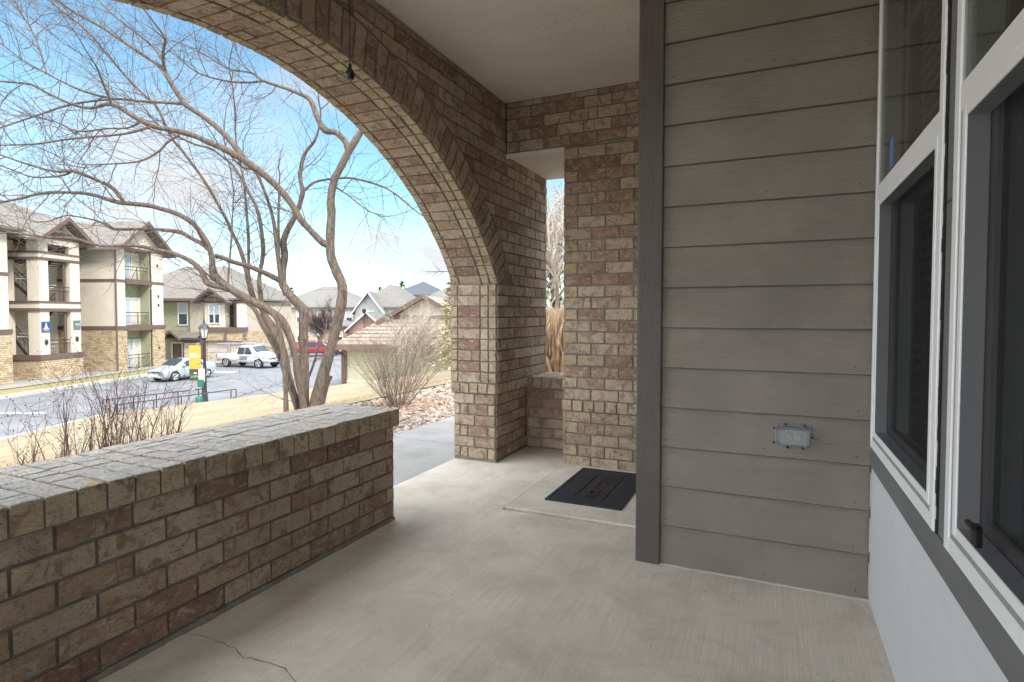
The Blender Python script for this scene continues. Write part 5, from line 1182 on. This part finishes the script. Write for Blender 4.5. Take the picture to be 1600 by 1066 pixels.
T_ = [ # (D0, D1, points (px,py,width))
 (7.6, 7.5, [(490, 650, 30), (494, 632, 25), (502, 597, 21), (519, 536, 18.5), (532, 482, 18), (535, 448, 17), (526, 425, 16.5), (517, 400, 16), (516, 370, 15.5), (518, 334, 14.5), (517, 311, 14), (522, 283, 14), (534, 258, 13.5), (547, 233, 12.5), (558, 216, 11), (575, 185, 9), (588, 150, 7), (596, 110, 5)]),
 (7.5, 7.9, [(544, 236, 11), (540, 222, 10.5), (525, 207, 10.5), (508, 204, 11), (497, 187, 10), (489, 165, 9), (481, 153, 8), (452, 140, 6), (413, 127, 5), (393, 114, 4), (359, 108, 3), (330, 92, 2)]),
 (7.8, 8.2, [(413, 127, 4), (384, 129, 4), (356, 127, 3.2), (317, 117, 2.8), (290, 100, 2.4), (255, 60, 2)]),
 (7.55, 6.6, [(516, 382, 13), (505, 380, 12.5), (484, 359, 12), (469, 342, 12), (452, 314, 12), (424, 283, 12.5), (384, 252, 12.5), (350, 233, 11.5), (325, 222, 10.5), (300, 211, 9.5), (267, 203, 9), (239, 197, 8.5), (208, 182, 7.5), (174, 163, 7), (141, 169, 5.5), (110, 162, 5), (73, 145, 4.2), (48, 132, 4), (0, 127, 3.2), (-60, 118, 2.5)]),
 (6.85, 6.5, [(174, 163, 5), (169, 149, 5), (160, 128, 4), (152, 107, 3), (143, 92, 2)]),
 (6.9, 6.9, [(166, 152, 4), (138, 145, 4), (112, 135, 3.2), (73, 115, 3), (34, 93, 2.4), (0, 67, 2)]),
 (6.9, 7.1, [(73, 115, 3), (66, 90, 2.8), (58, 66, 2.5), (40, 32, 2.4), (14, 0, 2)]),
 (6.8, 6.2, [(239, 197, 5), (205, 207, 4.4), (180, 211, 4), (112, 217, 3.5), (56, 225, 3), (0, 227, 2.5)]),
 (6.8, 7.2, [(220, 190, 4), (200, 200, 3.5), (169, 201, 3), (121, 205, 3), (85, 190, 2.4), (40, 180, 2)]),
 (6.9, 6.6, [(281, 211, 5), (262, 222, 4.5), (250, 235, 4), (225, 250, 3.5), (197, 255, 3), (135, 258, 2)]),
 (6.95, 7.3, [(379, 245, 10), (362, 222, 10), (339, 199, 10), (317, 182, 9), (300, 171, 9), (287, 160, 9), (267, 130, 8), (259, 113, 7.5), (245, 100, 6.5), (231, 91, 6), (194, 66, 6), (158, 42, 5), (121, 22, 4.5), (87, 0, 4), (50, -20, 3)]),
 (7.2, 6.9, [(259, 113, 6), (255, 97, 5.5), (255, 80, 5), (258, 62, 4.5), (252, 50, 3)]),
 (7.2, 7.6, [(256, 100, 5), (248, 85, 4.4), (236, 70, 4), (214, 52, 4), (194, 37, 3.6), (163, 10, 3), (140, -15, 2.4)]),
 (7.1, 6.9, [(287, 162, 6), (248, 160, 5), (215, 158, 4.4), (180, 155, 4), (113, 163, 4), (51, 183, 3), (0, 200, 2.5)]),
 (7.65, 7.8, [(475, 650, 20), (475, 634, 18), (475, 600, 17), (475, 570, 17), (474, 519, 15.5), (475, 496, 17), (473, 483, 19), (462, 471, 16), (448, 455, 14), (441, 440, 14), (442, 420, 13), (445, 400, 12), (443, 378, 11), (450, 358, 10.5), (460, 340, 9.5), (468, 320, 8.5), (473, 300, 8), (470, 285, 7.5), (469, 269, 7), (476, 241, 6), (491, 221, 5), (497, 205, 3.5)]),
 (7.75, 7.2, [(440, 440, 10), (425, 432, 9.5), (408, 424, 9), (388, 416, 9), (366, 410, 8), (351, 404, 8), (336, 399, 7.5)]),
 (7.8, 8.1, [(473, 300, 5), (484, 290, 4.5), (497, 283, 4), (525, 279, 4), (553, 279, 4), (596, 291, 3.2), (620, 305, 3), (640, 322, 2.5)]),
 (7.5, 7.0, [(524, 292, 3.5), (548, 308, 2.8), (562, 320, 2.4), (580, 332, 2)]),
 (7.5, 7.2, [(478, 648, 13), (475, 634, 12), (465, 587, 12), (462, 560, 12), (456, 535, 12.5), (442, 503, 14), (422, 486, 13.5), (391, 469, 13.5), (361, 452, 13), (340, 436, 13), (333, 425, 13), (331, 405, 10), (327, 388, 9.5), (315, 366, 9.5), (300, 348, 9), (276, 334, 8.5), (250, 326, 8), (231, 321, 8), (184, 316, 8), (147, 305, 6.4), (113, 301, 5.4), (68, 302, 5), (34, 310, 4.2), (3, 316, 3.2)]),
 (7.25, 6.9, [(195, 317, 6), (186, 306, 6.5), (173, 292, 6.2), (150, 281, 6), (128, 272, 5.8), (113, 267, 5.5), (87, 268, 4.2), (47, 258, 3.5), (0, 242, 3)]),
 (6.95, 7.1, [(113, 268, 4), (95, 275, 3.4), (53, 277, 3), (25, 268, 2.6), (0, 258, 2)]),
 (7.2, 7.4, [(328, 392, 8), (315, 381, 7.2), (298, 372, 7), (281, 363, 7), (250, 359, 6), (223, 358, 5.2), (179, 358, 5), (163, 350, 3.8), (147, 344, 3), (105, 337, 2.4), (80, 345, 2)]),
 (7.3, 6.8, [(365, 455, 8), (345, 449, 9.5), (330, 445, 10), (322, 440, 10), (315, 424, 9), (302, 411, 8.6), (286, 402, 8), (270, 396, 7.6), (252, 392, 7), (210, 384, 6), (158, 384, 5), (116, 373, 4.6), (79, 371, 4), (50, 368, 3.6), (13, 363, 3)]),
 (7.7, 7.9, [(470, 648, 13), (460, 620, 14), (450, 590, 15), (443, 560, 18), (434, 533, 21), (424, 512, 20), (416, 500, 16), (410, 480, 10), (407, 460, 8), (405, 435, 7.2), (410, 405, 7), (411, 384, 7), (406, 344, 6), (398, 318, 5.6), (388, 300, 5), (384, 291, 4.6), (365, 260, 4.2), (345, 243, 4), (328, 232, 3.8), (300, 224, 3.4), (262, 205, 2.8)]),
 (7.85, 8.1, [(420, 505, 11), (408, 482, 9), (394, 462, 8), (387, 435, 7.5), (381, 408, 7), (372, 382, 6.4), (361, 361, 6), (356, 348, 5.6), (342, 322, 5), (328, 297, 5), (314, 275, 4.8), (300, 256, 4.8), (285, 236, 4.6), (270, 218, 4.4), (255, 188, 4.2), (242, 164, 4), (208, 132, 4), (169, 87, 4), (135, 48, 3.4), (93, 14, 2.6)]),
 (7.8, 7.5, [(447, 462, 9), (440, 440, 8.5), (436, 415, 8), (434, 395, 8), (430, 361, 7), (426, 340, 6), (420, 318, 5.4), (407, 283, 5), (396, 266, 4.5), (380, 262, 3.6), (366, 250, 3)]),
 (7.9, 8.3, [(398, 470, 7), (392, 445, 6), (389, 428, 5.4), (388, 367, 5), (385, 330, 4.6), (382, 291, 4), (376, 260, 3.4), (369, 227, 3), (366, 156, 2.8), (358, 108, 2.4)]),
 (7.7, 7.8, [(437, 425, 5), (436, 400, 5), (435, 350, 4.6), (436, 308, 4.2), (436, 300, 3)]),
 (7.35, 7.3, [(448, 648, 9), (447, 636, 8.6), (446, 594, 9), (443, 555, 9), (438, 519, 8), (432, 500, 7), (425, 490, 6)]),
 (7.6, 7.7, [(464, 645, 7), (460, 625, 7), (452, 594, 7), (444, 575, 9), (438, 560, 10), (425, 533, 10), (411, 509, 10), (402, 490, 8), (392, 478, 6), (367, 461, 4.5), (345, 445, 3.6), (333, 438, 3)]),
 (7.8, 7.9, [(500, 640, 13), (505, 618, 12), (510, 600, 11), (516, 587, 10.5)]),
 (7.8, 8.0, [(476, 600, 5), (486, 580, 4.6), (494, 556, 4)]),
 (7.9, 8.1, [(356, 445, 3.4), (358, 415, 3.2), (361, 380, 3), (363, 340, 2.6), (365, 300, 2.2)]),
 (7.6, 7.8, [(484, 357, 3), (470, 340, 3), (450, 330, 2.4), (420, 322, 2)]),
]
tree = thing('bare_tree', 'large leafless multi stemmed tree spreading across the arch opening', 'tree', P(492, 645, 7.6)); tl = tree.location.copy()
mt = MB(); mtw = MB(); rg = random.Random(11); mb2 = MB()
for D0, D1, pts_ in T_:
    best = min(((math.hypot(q[0] - pts_[0][0], q[1] - pts_[0][1]), q[2]) for q in SEEN), default=(99, 0))
    if best[0] < 14 and pts_[0][1] < 600: D1 += best[1] - D0; D0 = best[1]
    cl_ = [0]
    for a, b in zip(pts_, pts_[1:]): cl_.append(cl_[-1] + math.hypot(b[0] - a[0], b[1] - a[1]))
    for a, b, l0, l1 in zip(pts_, pts_[1:], cl_, cl_[1:]):
        for q in range(5): SEEN.append((a[0] + (b[0] - a[0]) * q / 5, a[1] + (b[1] - a[1]) * q / 5, D0 + (D1 - D0) * (l0 + (l1 - l0) * q / 5) / cl_[-1]))
    pp, rr = limb_path(pts_, D0, D1, 0); pp, rr = smooth([p - tl for p in pp], rr, 4)
    n = 14 if rr[0] > .05 else (10 if rr[0] > .025 else 7)
    q = [r * (.94 + .13 * NZ.noise(p * 6) + .12 * max(0, NZ.noise(p * 13 + V((5, 1, 2))))) for p, r in zip(pp, rr)]; (mt if rr[0] > .028 else mb2).tube(pp, q, n)
    tot = 0
    for i in range(1, len(pp)):
        seg = (pp[i] - pp[i - 1]).length; r = rr[i]; d = (pp[i] - pp[i - 1]).normalized()
        if r > .05: continue
        lam = (3.5 if r > .03 else (9.5 if r > .018 else 13.5)) * seg
        if pts_[0][1] > 400 and i < 12 and r > .03: lam *= .35
        while lam > 0:
            if rg.random() < lam:
                ax = V((rg.gauss(0, 1), rg.gauss(0, 1), rg.gauss(0, 1))); ax -= d * ax.dot(d); ax.normalize()
                L = rg.uniform(.25, 1.25) * (1.0 if r < .03 else .8); twig(mtw, pp[i], d * rg.uniform(.35, 1.1) + ax + V((0, 0, .15)), L, rg.uniform(.003, .0068), 2 if L > .35 else 1, rg, .1)
            lam -= 1
    if pts_[-1][2] < 5: twig(mtw, pp[-1], pp[-1] - pp[-2], rg.uniform(.5, 1.1), rr[-1], 2, rg)
mt.build('trunk', 'bark', tree); mb2.build('branches', 'bark', tree); mtw.build('twigs', 'twig', tree)

def shrub(name, label, base, stems, h, spread, r, mat, seed, lev=2, dens=.8, grp=None, up=.25, inner=0.0):
    t_ = thing(name, label, 'shrub', base, 0, grp); rg2 = random.Random(seed); ms_ = MB(); mw = MB()
    for i in range(stems):
        a = rg2.uniform(0, 6.28); e = rg2.uniform(.0, 1) ** .7 * spread; d = V((cos(a) * e, sin(a) * e, 1)).normalized(); p = V((cos(a), sin(a), 0)) * rg2.uniform(0, .09); L = h * rg2.uniform(.6, 1.08) ; n = 7; pts_ = [p]; rr = [r * rg2.uniform(.6, 1.1)]
        for k in range(n):
            d = (d + V((rg2.gauss(0, .09), rg2.gauss(0, .09), up * .12))).normalized(); pts_.append(pts_[-1] + d * (L / n)); rr.append(rr[0] * (1 - .8 * (k + 1) / n))
            if k > 0 and rg2.random() < dens:
                for _ in range(2):
                    ax = V((rg2.gauss(0, 1), rg2.gauss(0, 1), rg2.gauss(0, .5))); twig(mw, pts_[-1], d + ax * .42, L * rg2.uniform(.2, .45), max(.0012, rr[-1] * .7), lev - 1, rg2, up, .8)
        ms_.tube(pts_, rr, 5, cap=False)
    ms_.build('stems', mat, t_); mw.build('twigs', mat, t_); return t_
sb = (-4.36, 6.05); shrub('bare_shrub', 'dense bare twiggy shrub in the rock bed before the garage', (sb[0], sb[1], -.12), 62, 1.12, .95, .0048, 'twig_tan', 5, 2, .95)
for i, (px, D, h, n, sd_, lab) in enumerate(((28, 3.25, .80, 7, 31, 'sparse bare shrub at the left edge behind the low wall'), (92, 3.2, .86, 9, 32, 'bare reddish shrub between the sparse edge shrub and the taller one behind the low wall'), (140, 3.9, .98, 8, 36, 'slim bare shrub in the middle of the row behind the low wall'), (195, 3.8, 1.02, 15, 33, 'tallest bare shrub before the handrails'), (250, 4.6, .8, 8, 35, 'small bare sapling shrub at the right end of the row by the low wall'))):
    q = P(px, 600, D); shrub('pruned_shrub', lab, (q.x, q.y, -.12), n, h * .84, .55, .0075, 'twig_red', sd_, 2, .75, 'bare shrubs along the low wall')

def conifer(label, loc, h, w_, mat, seed, n=1500, cat='tree', name='pine_tree'):
    t_ = thing(name, label, cat, loc); rg2 = random.Random(seed); m = MB(); m.tube([(0, 0, -.2), (0, 0, h * .98)], [h * .02, h * .003], 7); m.build('trunk', 'bark', t_); m = MB()
    for i in range(n):
        f = rg2.random() ** .8; z = h * (.12 + .88 * f); rr = w_ * (1 - f) ** .8 * rg2.uniform(.3, 1.05) + .05; a = rg2.uniform(0, 6.28); c = V((cos(a) * rr, sin(a) * rr, z - rr * .25)); s_ = h * rg2.uniform(.018, .045)
        for k in range(3):
            d = V((cos(a) + rg2.gauss(0, .6), sin(a) + rg2.gauss(0, .6), rg2.gauss(0, .5))).normalized() * s_; u_ = V((-d.y, d.x, rg2.gauss(0, .3) * s_)) * .28; m.face([c - u_, c + u_, c + d])
    m.build('crown', mat, t_); return t_
def far_conifer(px, py, D, h, lab, sd_): q = P(px, py, D); conifer(lab, (q.x, q.y, q.z - h), h, h * .24, 'needle', sd_, 500)
far_conifer(455, 449, 100, 11, 'dark conifer tip above the tan townhouse roof', 1); far_conifer(516, 449, 105, 11.5, 'conifer tip left of the leaning trunk above the roofs', 4); far_conifer(594, 448, 112, 12, 'small conifer tip beside the slate roof', 2)
far_conifer(628, 438, 120, 13, 'thin conifer poking above the slate roof', 3)
q = P(716, 560, 25); conifer('yellow green conifer beside the brick pier beyond the garage', (q.x, q.y, -2.2), 5.6, 1.3, 'needle_tan', 9, 1500)
def bare_small(name, label, loc, h, mat, seed, n=5, lev=3, r=.03, dens=1.0):
    t_ = thing(name, label, 'tree', loc); rg2 = random.Random(seed); m = MB(); m.tube([(0, 0, -.3), (.05, 0, h * .3), (.0, .05, h * .45)], [r, r * .8, r * .6], 8); m.build('trunk', 'bark_pale', t_); m = MB()
    for i in range(n):
        a = i * 6.28 / n + rg2.uniform(-.3, .3); twig(m, V((0, 0, h * rg2.uniform(.2, .45))), V((cos(a) * .8, sin(a) * .8, 1)), h * rg2.uniform(.45, .7), r * .5, lev, rg2, .12, dens)
    m.build('branches', mat, t_); return t_
q = P(655, 560, 30.5); bare_small('small_tree', 'pale leafless weeping tree trailing over the garage roof', (q.x, q.y, -2.7), 5.2, 'twig_pale', 21, 12, 3, .06)
q = P(405, 545, 64); bare_small('small_tree', 'grey leafless tree behind the pickup', (q.x, q.y, ZS), 5.5, 'twig', 22, 12, 3, .09)
q = P(500, 545, 68); bare_small('small_tree', 'thin leafless tree behind the main trunks', (q.x, q.y, ZS), 7, 'twig', 23, 10, 3, .09)
# seen through the slot in the entry wall
q = P(868, 560, 12.5); tg_ = thing('grass_clump', 'tall tawny dry grass hedge seen through the wall slot', 'ornamental grass', (q.x, q.y, -.35)); m = MB(); rg2 = random.Random(3)
for i in range(16000):
    x, y = rg2.uniform(-1.6, 1.6), rg2.uniform(-.6, .6); h = rg2.uniform(.7, 1.65); a = rg2.uniform(0, 6.28); l = rg2.uniform(.05, .3); w_ = .003; m.face([(x - w_, y, 0), (x + w_, y, 0), (x + cos(a) * l * .6 + w_, y + sin(a) * l, h * .7), (x + cos(a) * l * 1.5, y + sin(a) * l, h)])
m.build('blades', 'tall_grass', tg_)
q = P(868, 520, 15.5); bare_small('slot_tree', 'pale bare tree seen through the wall slot', (q.x, q.y, -.4), 6.5, 'twig_pale', 44, 9, 4, .07, .8)
q = P(862, 520, 19); bare_small('slot_tree', 'second grey bare tree farther back through the wall slot', (q.x, q.y, -.4), 7.5, 'twig', 45, 7, 4, .09, .8)
q = P(872, 520, 17); conifer('low green juniper behind the tawny grass in the slot', (q.x, q.y, -.4), 2.1, .9, 'needle', 13, 1500, 'shrub', 'juniper')
for o in S.objects:
    if o.parent is None and o.type == 'EMPTY' and o.get('kind') == 'structure':
        for kx in ('label', 'category'):
            if kx in o: del o[kx]
